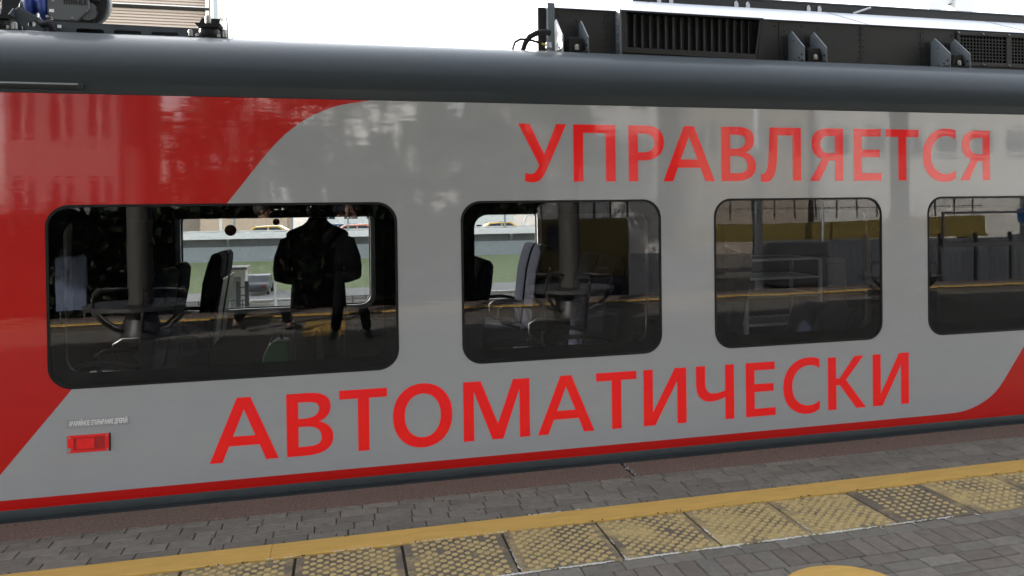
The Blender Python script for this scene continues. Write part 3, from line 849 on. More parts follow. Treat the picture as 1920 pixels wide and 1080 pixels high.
# blue motor discs at the left of the housing
mo = MB().lathe([(.02, -.02), (.085, -.012), (.095, .0), (.095, .018), (.085, .03), (.045, .04), (.045, .065), (.095, .07), (.100, .08), (.100, .10), (.085, .112)], (-1.885, y0 + .10, 3.00), 26, 'X').build('motor', BLUEP, cu, smooth=True)
MB().lathe([(.03, -.03), (.05, -.02), (.05, .0)], (-1.91, y0 + .10, 2.98), 14, 'X').build('motor_cap', SEATP, mo, smooth=True)
# gusset arm and pipe at the left
MB().plate([(-1.955, 2.912), (-1.900, 2.958), (-1.790, 2.893), (-1.760, 2.865), (-1.760, 2.76), (-1.885, 2.76), (-1.885, 2.835), (-1.91, 2.87)], [rr(-1.852, -1.812, 2.838, 2.868, .012, 4)], y0 - .06, y0 - .045, XZ).build('gusset_arm', FRAMEP, cu, bevel=.002)
MB().tube([(-1.835, y0 - .02, 2.90), (-1.80, y0 - .06, 2.87), (-1.77, y0 - .07, 2.850), (-1.735, y0 - .07, 2.860), (-1.715, y0 - .07, 2.838), (-1.705, y0 - .06, 2.78)], [.008, .010, .020, .026, .022, .02], 10).build('black_elbow_pipe', BLACKP, cu, smooth='all')
MB().box(-1.705, -1.683, y0 - .005, y0 - .0005, 2.845, 2.865).build('rail_label', LABELW, fr)
MB().tube([(-1.490, y0 + .03, 2.99), (-1.480, y0 + .03, 2.955), (-1.492, y0 + .03, 2.925), (-1.505, y0 + .03, 2.90), (-1.500, y0 + .03, 2.87)], .005, 6).build('cable', RUBBER, cu)
MB().box(-1.52, -1.47, y0 + .03, y0 + .07, 3.03, 3.12).build('terminal_box', BLACKP, cu, bevel=.005)
MB().plate([(-2.10, 2.86), (-1.92, 2.86), (-1.92, 3.02), (-2.02, 3.10), (-2.10, 3.10)], [], y0 + .25, y0 + .5, XZ).build('rear_cowl', BLACKP, cu, bevel=.01)
# rubber mounts
def mount(x, parent, y):
    ym = y
    b = MB().box(x - .120, x + .115, ym - .075, ym + .075, 2.775, 2.797).build('rubber_mount', BLACKP, parent)
    MB().lathe([(.055, 2.797), (.062, 2.81), (.062, 2.850), (.055, 2.860)], (x, ym, 0), 20).build('rubber_cone', RUBBER, b, smooth=True)
    MB().plate([(x - .078, 2.880), (x - .062, 2.862), (x + .062, 2.862), (x + .078, 2.880), (x + .075, 2.886), (x - .075, 2.886)], [], ym - .065, ym + .065, XZ).build('mount_plate', BLACKP, b)
    MB().plate([(x - .078, 2.886), (x + .060, 2.886), (x + .075, 2.940), (x - .052, 2.940)], [], ym + .05, ym + .056, XZ).build('mount_back', BLACKP, b)
    MB().plate([(ym - .065, 2.886), (ym + .056, 2.886), (ym + .056, 2.942), (ym + .02, 2.942)], [], x + .066, x + .070, YZat).build('mount_cheek', FRAMEP, b)
    MB().lathe([(.018, 2.886), (.018, 2.935), (.013, 2.944), (.005, 2.946)], (x - .004, ym - .02, 0), 12).build('mount_stud', BOLT, b, smooth=True)
    for dx, r, h in ((-.105, .014, .045), (.100, .014, .045), (-.066, .009, .022), (.062, .009, .022)):
        MB().lathe([(r, 2.797), (r, 2.797 + h * .8), (r * .6, 2.797 + h)], (x + dx, ym - .058, 0), 10).build('mount_nut', BOLT, b, smooth=True)
mount(-.800, cu, y0 - .10)
mount(-1.992, cu, y0 - .10)
# ------------------------------------------------------------------ carriage interior
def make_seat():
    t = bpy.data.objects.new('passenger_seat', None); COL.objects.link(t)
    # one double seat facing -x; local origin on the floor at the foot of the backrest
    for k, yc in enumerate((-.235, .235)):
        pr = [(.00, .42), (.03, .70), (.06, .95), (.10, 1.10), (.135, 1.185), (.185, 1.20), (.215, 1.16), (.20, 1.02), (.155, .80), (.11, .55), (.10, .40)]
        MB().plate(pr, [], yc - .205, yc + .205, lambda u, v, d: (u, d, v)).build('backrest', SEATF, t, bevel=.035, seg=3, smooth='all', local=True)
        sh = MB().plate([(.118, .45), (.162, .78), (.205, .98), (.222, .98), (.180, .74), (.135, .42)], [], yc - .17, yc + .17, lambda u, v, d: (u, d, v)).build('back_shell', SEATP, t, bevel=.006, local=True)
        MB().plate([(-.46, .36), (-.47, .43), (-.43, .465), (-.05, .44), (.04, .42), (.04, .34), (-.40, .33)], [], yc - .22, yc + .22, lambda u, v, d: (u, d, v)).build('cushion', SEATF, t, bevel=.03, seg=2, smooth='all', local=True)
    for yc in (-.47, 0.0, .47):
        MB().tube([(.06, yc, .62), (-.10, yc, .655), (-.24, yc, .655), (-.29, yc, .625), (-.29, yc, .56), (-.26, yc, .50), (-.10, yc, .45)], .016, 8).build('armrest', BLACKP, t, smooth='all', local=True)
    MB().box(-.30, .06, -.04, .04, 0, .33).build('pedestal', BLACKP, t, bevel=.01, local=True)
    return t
seat0 = make_seat()
bpy.context.view_layer.update()
FZ = .12
seats = [(-1.16, 2.72, 'double blue seat seen beyond the big left window, grey shells towards camera, against far glass'),
         (-1.22, .72, 'double blue seat just inside the big left window, left of the far pair'),
         (1.66, 2.72, 'double blue seat against the far glass seen through second window'),
         (.78, .72, 'double blue seat by left edge of second window'),
         (1.72, .72, 'double blue seat just inside the right half of second window'),
         (2.70, .72, 'dark double seat with looped armrest behind left corner of third window'),
         (-1.98, .72, 'dark double seat with looped armrest behind lower left corner of big left window'),
         (3.62, .72, 'low blue seat behind lower right corner of third window')]
for i, (x, y, lab) in enumerate(seats):
    s = seat0 if i == 0 else copy_tree(seat0)
    s.parent = train
    if y < 1:                       # the near row shows no pale shell
        for ch in [k for k in bpy.data.objects if k.parent == s and k.name.startswith('back_shell')]:
            bpy.data.objects.remove(ch)
    s.location = Vector((x, y, FZ)) - wloc(train)
seat_last = s
seat_last.scale = (1, 1, .62)
# luggage rack
rk = thing('luggage_rack', (3.99, 1.9, FZ), 'pale metal luggage rack with slatted shelves behind third window', 'rack')
for x in (3.60, 4.37):
    for y in (1.80, 2.35):
        MB().box(x - .015, x + .015, y - .015, y + .015, FZ, 1.155).build('post', TRIM, rk)
for z in (.535, .80, .965, 1.14):
    sh = MB().plate([(3.615, 1.80), (4.355, 1.80), (4.355, 2.35), (3.615, 2.35)], [[(3.645, 1.83), (4.325, 1.83), (4.325, 2.32), (3.645, 2.32)]], z, z + .022, XY).build('shelf', TRIM, rk)
    for k in range(9):
        x = 3.69 + k * .074
        MB().box(x - .012, x + .012, 1.83, 2.32, z + .004, z + .016).build('shelf_slat', ALU, sh)
MB().tube([(3.56, 1.75, FZ), (3.56, 1.75, 1.15), (3.50, 1.75, 1.25), (3.38, 1.75, 1.30)], .014, 8).build('grab_rail', TRIM, rk, smooth='all')
cb = thing('cabinet', (4.52, 2.1, FZ), 'brown grey cabinet standing right of the luggage rack', 'cabinet')
MB().box(4.40, 4.66, 1.8, 2.4, FZ, 1.15).build('cabinet_body', mat('cabinet_laminate', (.10, .075, .065), .5), cb, bevel=.01)
MB().box(4.43, 4.63, 1.788, 1.799, FZ + .06, 1.10).build('cabinet_door', mat('cabinet_door_laminate', (.09, .05, .045), .5), cb, bevel=.004)
# table lamp-less bag on the seat
bag = thing('green_bag', (-.43, .72, FZ), 'green bag standing inside behind lower middle of big left window', 'bag')
MB().plate([(-.50, FZ), (-.34, FZ), (-.34, .795), (-.42, .80), (-.47, .77), (-.505, .69)], [], .60, .80, XZ).build('bag_body', GREENB, bag, bevel=.02, seg=2, smooth='all')
MB().tube([(-.46, .70, .77), (-.44, .70, .83), (-.40, .70, .83), (-.38, .70, .79)], .008, 6).build('bag_handle', BLACKP, bag)
# bulkhead of the compartment to the right of the far windows
# ------------------------------------------------------------------ platform
PY1 = -9.85
pf = tag(MB().box(-40, 60, PY1, -.175, -1.6, -.014).build('platform', BED), kind='structure')
PEDGE = -.158
# brown edge slabs
xs = [-9.2, -5.6, -1.95, 1.735, 5.35, 9.0, 12.6]
for a, b in zip(xs, xs[1:]):
    gap = .010
    MB().box(a + gap, b - gap, -.442, PEDGE, -.10, .002 * random.uniform(-1, 1)).build('edge_slab', EDGE, pf, bevel=.004)
# broken corner and mortar crumbs at the slab joint
cr = MB()
for k in range(14):
    t = k / 13
    x = 1.735 + random.gauss(0, .012) + .02 * t
    y = -.20 - .26 * t
    s = random.uniform(.003, .007)
    m = Matrix.Translation((x, y, .002)) @ Matrix.Rotation(random.uniform(0, 6), 4, 'Z')
    cr.box(-s, s, -s * .6, s * .6, -.006, s * .45, m)
tag(cr.build('joint_crumbs', STICK, pf), kind='stuff')
# pavers (parts) -------------------------------------------------------------
def paver_mesh(name, lx, ly, m, seed):
    rnd = random.Random(seed)
    h, c = .05, .0035
    x, y = lx / 2, ly / 2
    j = lambda: rnd.uniform(-.0018, .0018)
    top = [(-x + c, -y + c), (x - c, -y + c), (x - c, y - c), (-x + c, y - c)]
    mid = [(-x, -y), (x, -y), (x, y), (-x, y)]
    vs = [(p[0] + j(), p[1] + j(), 0) for p in top] + [(p[0], p[1], -c) for p in mid] + [(p[0], p[1], -h) for p in mid]
    fs = [(0, 1, 2, 3)] + [(4 + i, 4 + (i + 1) % 4, (i + 1) % 4, i) for i in range(4)] + [(8 + i, 8 + (i + 1) % 4, 4 + (i + 1) % 4, 4 + i) for i in range(4)]
    me = bpy.data.meshes.new(name)
    me.from_pydata(vs, [], fs)
    me.materials.append(m)
    return me
J = .005
PM = {}
def paver(cx, cy, lx, ly, m, z=None):
    key = (round(lx, 3), round(ly, 3), m.name, random.randint(0, 2))
    if key not in PM:
        PM[key] = paver_mesh('paver', lx - J, ly - J, m, hash(key[:2]) % 1000 + key[3])
    o = bpy.data.objects.new('paver', PM[key])
    COL.objects.link(o)
    o.location = (cx, cy, (random.uniform(-.0028, .0008) if z is None else z))
    o.rotation_euler = (random.gauss(0, .006), random.gauss(0, .005), random.gauss(0, .006))
    o.parent = pf
    return o
rest = MB()
def rest_paver(cx, cy, lx, ly):
    rest.box(cx - lx / 2 + J / 2, cx + lx / 2 - J / 2, cy - ly / 2 + J / 2, cy + ly / 2 - J / 2, -.03, random.uniform(-.003, .001))
cnt = 0
rows = [(-.867, .1, .07), (-.767, .1, .0), (-.667, .1, .11), (-.567, .1, .03), (-.482, .07, .15)]
for cy, ly, off in rows:
    x = -2.25 + off
    while x < 5.2:
        lx = .2 if random.random() > .06 else .1
        paver(x + lx / 2, cy, lx, ly, PAVER)
        cnt += 1
        x += lx
    for s, a, b in ((-1, -9.0, -2.25 + off), (1, x, 12.0)):
        xx = a
        while xx < b - .05:
            l2 = min(.2, b - xx)
            rest_paver(xx + l2 / 2, cy, l2, ly)
            xx += .2
# behind the tactile tiles: stretcher row, header row, then mixed courses
x = .25
while x < 4.3:
    paver(x + .1, -1.692, .2, .1, PAVER); cnt += 1
    x += .2
x = .78
while x < 4.0:
    paver(x + .05, -1.842, .1, .2, PAVERB if random.random() > .15 else PAVER); cnt += 1
    x += .1
for r in range(4):
    cy = -1.992 - r * .1
    x = 1.20 + .1 * (r % 2) + r * .28 + random.uniform(0, .06)
    while x < 3.75 - r * .22 and cnt < 300:
        lx = .2 if random.random() > .2 else .1
        paver(x + lx / 2, cy, lx, .1, PAVERB if random.random() > .62 else PAVER); cnt += 1
        x += lx
# remaining paving as one mass
def fill(x0, x1, y0, y1):
    y = y0
    r = 0
    while y > y1 + .05:
        x = x0 + .1 * (r % 2)
        while x < x1 - .02:
            l = min(.2, x1 - x)
            rest_paver(x + l / 2, y - .05, l, .1)
            x += .2
        y -= .1
        r += 1
fill(-9, .25, -1.642, -1.742); fill(4.25, 12, -1.642, -1.742)
fill(-9, .78, -1.742, -1.942); fill(3.98, 12, -1.742, -1.942)
fill(-9, 1.2, -1.942, -2.042); fill(3.85, 12, -1.942, -2.042)
fill(-9, 1.5, -2.042, -2.142); fill(3.65, 12, -2.042, -2.142)
fill(-9, 1.76, -2.142, -2.242); fill(3.45, 12, -2.142, -2.242)
fill(-9, 2.1, -2.242, -2.342); fill(3.2, 12, -2.242, -2.342)
fill(-12, 16, -2.342, -8.05)
fill(-12, 16, -9.15, -9.50)
tag(rest.build('paving', PAVERS, pf), kind='stuff')
# yellow boundary line: laid strip with a few seams
x = -9.3
segs = []
while x < 12:
    l = 2.985
    yl = MB().box(x + .0004, x + l - .0004, -1.106, -.919, -.012, .003 + random.uniform(-.0006, .0008)).build('yellow_line', YELLOW, pf, bevel=.0025)
    x += l
# tactile tiles --------------------------------------------------------------
def tile_mesh(i, staggered):
    rnd = random.Random(40 + i)
    mb = MB()
    L_, W_ = .489, .508
    x, y, c = L_ / 2, W_ / 2, .004
    mb.add([(-x + c, -y + c, 0), (x - c, -y + c, 0), (x - c, y - c, 0), (-x + c, y - c, 0), (-x, -y, -c), (x, -y, -c), (x, y, -c), (-x, y, -c), (-x, -y, -.05), (x, -y, -.05), (x, y, -.05), (-x, y, -.05)],
           [(0, 1, 2, 3)] + [(4 + k, 4 + (k + 1) % 4, (k + 1) % 4, k) for k in range(4)] + [(8 + k, 8 + (k + 1) % 4, 4 + (k + 1) % 4, 4 + k) for k in range(4)])
    px, py = (.0605, .0303) if staggered else (.05, .05)
    ny, nx = (16, 8) if staggered else (10, 10)
    for r in range(ny):
        for q in range(nx):
            bx = (q - (nx - 1) / 2) * px + ((.25 if r % 2 else -.25) * px if staggered else 0)
            by = (r - (ny - 1) / 2) * py
            if abs(bx) > x - .02 or abs(by) > y - .02 or rnd.random() < .02:
                continue
            k = rnd.uniform(.85, 1.08)
            mb.lathe([(.0165 * k, -.0002), (.0145 * k, .0048 * k), (.0100 * k, .0068 * k)], (bx, by, 0), 9)
    o = mb.build('tactile_tile', TACT, pf, local=True)
    me = o.data
    bpy.data.objects.remove(o)
    return me
TM = [tile_mesh(0, True), tile_mesh(1, True), tile_mesh(2, False)]
x = .274 - .503 * 18
k = -18
while x < 11.5:
    cx = x + .2515
    o = bpy.data.objects.new('tactile_tile', TM[2 if k in (5, 6, 7, 8) and k != 4 and k >= 5 else (k % 2)])
    COL.objects.link(o)
    o.parent = pf
    o.location = (cx, -1.3745, random.uniform(-.002, .001))
    o.rotation_euler = (random.gauss(0, .003), random.gauss(0, .003), random.gauss(0, .004))
    wear = {-1: .56, 0: .55, 1: .52, 2: .45, 3: .40, 4: .40, 5: .60, 6: .45, 7: .48}.get(k, .48)
    o.color = (wear, 0, 0, 1)
    x += .503
    k += 1
# far edge of the platform: tactile band, yellow line, edge slabs
MB().box(-12, 16, -8.60, -8.09, -.02, .002).build('far_tactile_band', TACT, pf)
fb = MB()
for i in range(190):
    for j in range(4):
        xx = -8 + i * .10
        fb.box(xx, xx + .035, -8.58 + j * .12, -8.50 + j * .12, .0022, .008)
tag(fb.build('far_tactile_ribs', TACT, pf), kind='stuff')
MB().box(-12, 16, -9.12, -8.94, -.012, .004).build('far_yellow_line', YELLOW, pf)
for a in range(-12, 16, 4):
    MB().box(a + .01, a + 3.99, PY1, -9.51, -.1, .002).build('edge_slab', EDGE, pf, bevel=.004)
# painted marks
MB().plate(circ(2.075, -2.262, .275, 40), [], .0012, .0046, XY).build('yellow_disc', YELLOW, pf)
MB().box(-.50, .06, -8.05, -6.45, .0012, .0046).build('yellow_crossing_mark', YELLOW, pf)
# ragged white mortar along the tile joints
mo_ = MB()
def smear(x0, y0, x1, y1, w, dens, th=.004):
    n = int(math.hypot(x1 - x0, y1 - y0) / .006)
    for i in range(n):
        if random.random() > dens * (0.55 + .45 * math.sin(i * .11 + x0 * 7)):
            continue
        t = (i + random.random()) / n
        px, py = x0 + (x1 - x0) * t + random.gauss(0, w * .25), y0 + (y1 - y0) * t + random.gauss(0, w * .25)
        m = Matrix.Translation((px, py, 0)) @ Matrix.Rotation(math.atan2(y1 - y0, x1 - x0) + random.gauss(0, .35), 4, 'Z')
        a, b = random.uniform(.004, .014), random.uniform(.0015, w * .5)
        mo_.add([m @ Vector(p) for p in ((-a, -b * .3, .001), (-a * .3, -b, .001), (a * .5, -b * .8, .001), (a, b * .2, .001), (a * .3, b, .001), (-a * .6, b * .8, .001),
                                         (-a * .6, 0, th), (a * .6, 0, th))], [(0, 1, 6), (1, 2, 7, 6), (2, 3, 7), (3, 4, 7), (4, 5, 6, 7), (5, 0, 6)])
smear(.5, -1.638, 3.1, -1.638, .010, 1.5)
smear(.5, -1.640, 2.6, -1.640, .012, 1.2)
for k in range(1, 5):
    xj = .274 + .503 * k
    smear(xj + .002, -1.36, xj, -1.635, .006, .8 if k < 4 else .3)
for xj in (.25 + .2 * q for q in range(4, 16)):
    if random.random() < .6: smear(xj, -1.645, xj + .004, -1.67, .005, .9)
smear(.95, -.914, 1.25, -.914, .006, .6)
smear(-.6, -1.112, 1.0, -1.112, .004, .35)
tag(mo_.build('mortar_smears', MORTAR, pf), kind='stuff')
# grit and crumbs along the line
gr = MB()
for k in range(220):
    x, y = random.uniform(-1.8, 4.6), random.choice([random.gauss(-.914, .006), random.gauss(-1.112, .006), random.uniform(-.9, -.2), random.uniform(-1.6, -1.15)])
    s = random.uniform(.0015, .005)
    m = Matrix.Translation((x, y, .003)) @ Matrix.Rotation(random.uniform(0, 6), 4, 'Z')
    gr.box(-s, s, -s * .7, s * .7, -.002, s * .7, m)
tag(gr.build('grit', BARK, pf), kind='stuff')
# ------------------------------------------------------------------ people
def skinned(name, joints, bones, m, root, sub=2):
    """one continuous surface grown round a jointed skeleton; joints: name -> ((x,y,z),(rx,ry))"""
    me = bpy.data.meshes.new(name)
    names = list(joints)
    idx = {n_: i for i, n_ in enumerate(names)}
    me.from_pydata([joints[n_][0] for n_ in names], [(idx[a], idx[b]) for a, b in bones], [])
    ob = bpy.data.objects.new(name, me)
    COL.objects.link(ob)
    ob.modifiers.new('Skin', 'SKIN').use_smooth_shade = True
    for i, n_ in enumerate(names):
        sv = me.skin_vertices[0].data[i]
        sv.radius = joints[n_][1]
        sv.use_root = (n_ == root)
    sd_ = ob.modifiers.new('Sub', 'SUBSURF')
    sd_.levels = sd_.render_levels = sub
    new = bpy.data.meshes.new_from_object(ob.evaluated_get(bpy.context.evaluated_depsgraph_get()))
    bpy.data.objects.remove(ob)
    new.name = name
    new.materials.clear()
    new.materials.append(m)
    o = bpy.data.objects.new(name, new)
    COL.objects.link(o)
    return o

def person(loc, rz, label, J, top_m, leg_m, height=1.72, jacket_len=.0):
    """J: joint positions for a 1.72 m figure facing +y, feet at z=0"""
    s = height / 1.72
    P = {k: Vector(v) * s for k, v in J.items()}
    r = lambda a, b=None: (a * s, (b or a) * s)
    mid = lambda a, b, t=.5: P[a].lerp(P[b], t)
    bj = {'pel': (P['pel'], r(.125, .10)), 'waist': (P['waist'], r(.12, .09)), 'chest': (P['chest'], r(.135, .10)), 'nb': (P['nb'], r(.07)), 'neck': (P['neck'], r(.055)),
          'jaw': (P['head'] + Vector((0, .02, -.06)) * s, r(.065, .075)), 'skull': (P['head'] + Vector((0, 0, .05)) * s, r(.078, .092)), 'crown': (P['head'] + Vector((0, -.01, .115)) * s, r(.055, .06))}
    bones = [('pel', 'waist'), ('waist', 'chest'), ('chest', 'nb'), ('nb', 'neck'), ('neck', 'jaw'), ('jaw', 'skull'), ('skull', 'crown')]
    for d in 'LR':
        bj.update({'sh' + d: (P['sh' + d], r(.055)), 'el' + d: (P['el' + d], r(.042)), 'wr' + d: (P['wr' + d], r(.027, .032)), 'pa' + d: (P['wr' + d].lerp(P['ha' + d], .6), r(.022, .042)),
                   'hip' + d: (P['hip' + d], r(.09)), 'kn' + d: (P['kn' + d], r(.058)), 'an' + d: (P['an' + d], r(.04)), 'to' + d: (P['to' + d], r(.035, .03))})
        bones += [('chest', 'sh' + d), ('sh' + d, 'el' + d), ('el' + d, 'wr' + d), ('wr' + d, 'pa' + d), ('pel', 'hip' + d), ('hip' + d, 'kn' + d), ('kn' + d, 'an' + d), ('an' + d, 'to' + d)]
    body = skinned('person', bj, bones, SKIN, 'pel')
    # fingers, nose, ears, eyes joined into the body surface object
    ex = MB()
    for d in 'LR':
        a, b = P['wr' + d], P['ha' + d]
        ax = (b - a).normalized()
        side = ax.cross(Vector((0, 0, 1)))
        side = side.normalized() if side.length > .2 else Vector((1, 0, 0))
        dn = ax.cross(side).normalized()
        for q, (o_, l_) in enumerate(((-.030, .062), (-.010, .074), (.010, .070), (.028, .054))):
            b0 = a.lerp(b, .55) + side * o_ * s
            ex.tube([b0, b0 + ax * l_ * .45 * s, b0 + (ax * .75 + dn * .28) * l_ * s, b0 + (ax * .82 + dn * .62) * l_ * s], [.0092 * s, .009 * s, .008 * s, .006 * s], 8)
        t0 = a.lerp(b, .25) - side * .03 * s
        ex.tube([t0, t0 - side * .022 * s + ax * .02 * s, t0 - side * .026 * s + ax * .05 * s], [.011 * s, .010 * s, .008 * s], 8)
    hd = P['head']
    ex.tube([hd + Vector((0, .085, .045)) * s, hd + Vector((0, .108, .005)) * s, hd + Vector((0, .085, -.005)) * s], [.008 * s, .013 * s, .008 * s], 8)
    for sx_ in (-1, 1):
        ex.lathe([(.004 * s, -.006 * s), (.022 * s, 0), (.026 * s, .008 * s), (.01 * s, .012 * s)], hd + Vector((sx_ * .078 - .003, -.005, .015)) * s, 10, 'X')
        ex.lathe([(.004 * s, -.006 * s), (.011 * s, 0), (.004 * s, .006 * s)], hd + Vector((sx_ * .032, .082, .035)) * s, 8, 'Y')
    ex.tube([hd + Vector((-.024, .079, -.042)) * s, hd + Vector((0, .088, -.042)) * s, hd + Vector((.024, .079, -.042)) * s], .006 * s, 6)
    eo = ex.build('extra', SKIN, smooth='all')
    bm = bmesh.new()
    bm.from_mesh(body.data)
    bm.from_mesh(eo.data)
    bm.to_mesh(body.data)
    bm.free()
    body.data.polygons.foreach_set('use_smooth', [True] * len(body.data.polygons))
    bpy.data.objects.remove(eo)
    # jacket: lofted torso with padded shoulders, plus sleeves
    jm = MB()
    rings = [(.93 - jacket_len, .198, .140), (1.02, .186, .130), (1.12, .172, .122), (1.24, .180, .128), (1.33, .200, .124), (1.385, .214, .112), (1.42, .212, .100), (1.440, .192, .090), (1.460, .145, .083), (1.480, .100, .076), (1.505, .072, .072), (1.530, .060, .064)]
    nseg = 28
    vs, fs = [], []
    for z_, hw, hd_ in rings:
        for k in range(nseg):
            a_ = 2 * math.pi * k / nseg
            c_, n_ = math.cos(a_), math.sin(a_)
            vs.append(Vector((hw * math.copysign(abs(c_) ** .85, c_), hd_ * math.copysign(abs(n_) ** .85, n_) + .004, z_)) * s)
    for i in range(len(rings) - 1):
        for k in range(nseg):
            fs.append((i * nseg + k, i * nseg + (k + 1) % nseg, (i + 1) * nseg + (k + 1) % nseg, (i + 1) * nseg + k))
    fs += [tuple(range(nseg - 1, -1, -1)), tuple(range((len(rings) - 1) * nseg, len(rings) * nseg))]
    jm.add(vs, fs)
    for d in 'LR':
        q = 1 if d == 'R' else -1
        el, wr = P['el' + d], mid('el' + d, 'wr' + d, .95)
        top = Vector((q * .150, 0, 1.375)) * s
        out = Vector((q * .196, -.004, 1.345)) * s
        upper = out.lerp(el, .5) + Vector((q * .010, 0, 0))
        jm.tube([top, out, upper, upper.lerp(el, .7), el, el.lerp(wr, .25), el.lerp(wr, .6), wr], [k * s for k in (.045, .066, .066, .063, .060, .057, .052, .044)], 16)
    j = jm.build('jacket', top_m, smooth='all')
    # trousers
    tj = {'top': (P['pel'] + Vector((0, 0, .06)) * s, r(.165, .125)), 'pel': (P['pel'] + Vector((0, 0, -.02)) * s, r(.165, .13))}
    tb = [('top', 'pel')]
    for d in 'LR':
        tj.update({'th' + d: (P['hip' + d].lerp(P['kn' + d], .25), r(.098)), 'kn' + d: (P['kn' + d], r(.076)), 'ca' + d: (mid('kn' + d, 'an' + d), r(.070)), 'an' + d: (mid('kn' + d, 'an' + d, .96), r(.064))})
        tb += [('pel', 'th' + d), ('th' + d, 'kn' + d), ('kn' + d, 'ca' + d), ('ca' + d, 'an' + d)]
    tr = skinned('trousers', tj, tb, leg_m, 'pel')
    kids = [j, tr]
    for d in 'LR':
        f = (P['to' + d] - P['an' + d]); f.z = 0
        f = f.normalized()
        hz_ = P['to' + d].z - .035 * s
        base = P['an' + d].copy()
        sj = {'h': (base - f * .05 * s + Vector((0, 0, -.035)) * s, r(.040, .038)), 'm': (base + f * .05 * s + Vector((0, 0, -.03)) * s, r(.045, .042)), 't': (P['to' + d] + f * .05 * s, r(.042, .03)), 'a': (base + Vector((0, 0, .03)) * s, r(.05))}
        kids.append(skinned('shoe', sj, [('h', 'm'), ('m', 't'), ('m', 'a')], SHOE, 'm', 1))
    hr = MB()
    prof = [(.004, .128), (.045, .122), (.075, .100), (.090, .065), (.093, .03), (.088, .0), (.078, -.03), (.06, -.045)]
    hr.lathe([(a * s, b * s) for a, b in prof], hd + Vector((0, -.018, .012)) * s, 20)
    hm = hr.build('hair', HAIR, smooth='all')
    hm.data.transform(Matrix.Translation(hd) @ Matrix.Diagonal((.92, 1.05, 1, 1)) @ Matrix.Translation(-hd))
    kids.append(hm)
    for k in kids:
        k.parent = body
    body.location = loc
    body.rotation_euler = (0, 0, rz)
    return tag(body, label, 'person')

stand = dict(pel=(0, 0, .93), waist=(0, 0, 1.10), chest=(0, 0, 1.30), nb=(0, -.005, 1.46), neck=(0, .0, 1.51), head=(0, .02, 1.60),
             shL=(-.165, 0, 1.36), elL=(-.245, -.04, 1.13), wrL=(-.10, .20, 1.07), haL=(-.03, .30, 1.09), shR=(.165, 0, 1.36), elR=(.245, -.04, 1.13), wrR=(.10, .20, 1.07), haR=(.03, .30, 1.09),
             hipL=(-.09, 0, .90), knL=(-.10, .02, .50), anL=(-.11, -.02, .085), toL=(-.13, .12, .035), hipR=(.09, 0, .90), knR=(.10, .02, .50), anR=(.11, -.02, .085), toR=(.13, .12, .035))
person((-.150, .86, .12), 0, 'person in a black suit jacket inside the carriage, back to big left window', stand, SUIT, SUIT, 1.68, .12)
photo = dict(stand)
photo.update(elL=(-.27, .06, 1.24), wrL=(-.08, .24, 1.50), haL=(-.06, .27, 1.60), elR=(.27, .06, 1.24), wrR=(.08, .24, 1.50), haR=(.06, .27, 1.60), head=(0, .01, 1.61),
             hipL=(-.10, 0, .90), knL=(-.14, .03, .50), anL=(-.20, -.03, .085), toL=(-.22, .11, .035), knR=(.14, .03, .50), anR=(.20, -.03, .085), toR=(.24, .10, .035))
person((.12, -6.02, 0), R(4), 'photographer in dark jacket and trousers, mirrored in the big left window', photo, JACKET, JEANS, 1.76, .05)
walk = dict(stand)
walk.update(hipL=(-.08, .02, .89), knL=(-.08, .24, .52), anL=(-.08, .33, .10), toL=(-.08, .47, .06), hipR=(.08, -.02, .89), knR=(.08, -.10, .49), anR=(.08, -.36, .15), toR=(.08, -.26, .045),
            elL=(-.22, -.16, 1.14), wrL=(-.20, -.16, .90), haL=(-.20, -.12, .80), elR=(.22, .06, 1.13), wrR=(.20, .22, .95), haR=(.20, .27, .86))
person((-1.02, -7.05, 0), R(-90), 'passer-by in dark clothes striding along the platform, mirrored in big left window', walk, JACKET, JEANS, 1.75, .03)
# camera held by the photographer
pc = thing('photo_camera', (0, -5.70, 1.66), 'black photo camera held at eye level by the photographer', 'camera')
rot = Matrix.Translation((0, -5.70, 1.672)) @ Matrix.Rotation(-.2845, 4, 'Z')
MB().box(-.065, .065, -.045, .0, -.045, .04, rot).build('camera_body', BLACKP, pc, bevel=.008, seg=2)
MB().box(-.028, .028, -.042, .005, .0405, .066, rot).build('viewfinder_hump', BLACKP, pc, bevel=.006)
lensm = MB().lathe([(.036, .001), (.036, .05), (.040, .055), (.040, .085), (.037, .09)], (0, 0, 0), 24, 'Y').build('lens_barrel', BLACKP, pc, smooth=True, local=True)
lensm.location = Vector((0, -5.70, 1.668)) - wloc(pc)
lensm.rotation_euler = (0, 0, -.2845)
MB().cyl((0, .0905, 0), (0, .092, 0), .030, n=24).build('front_glass', PANE, lensm, local=True)
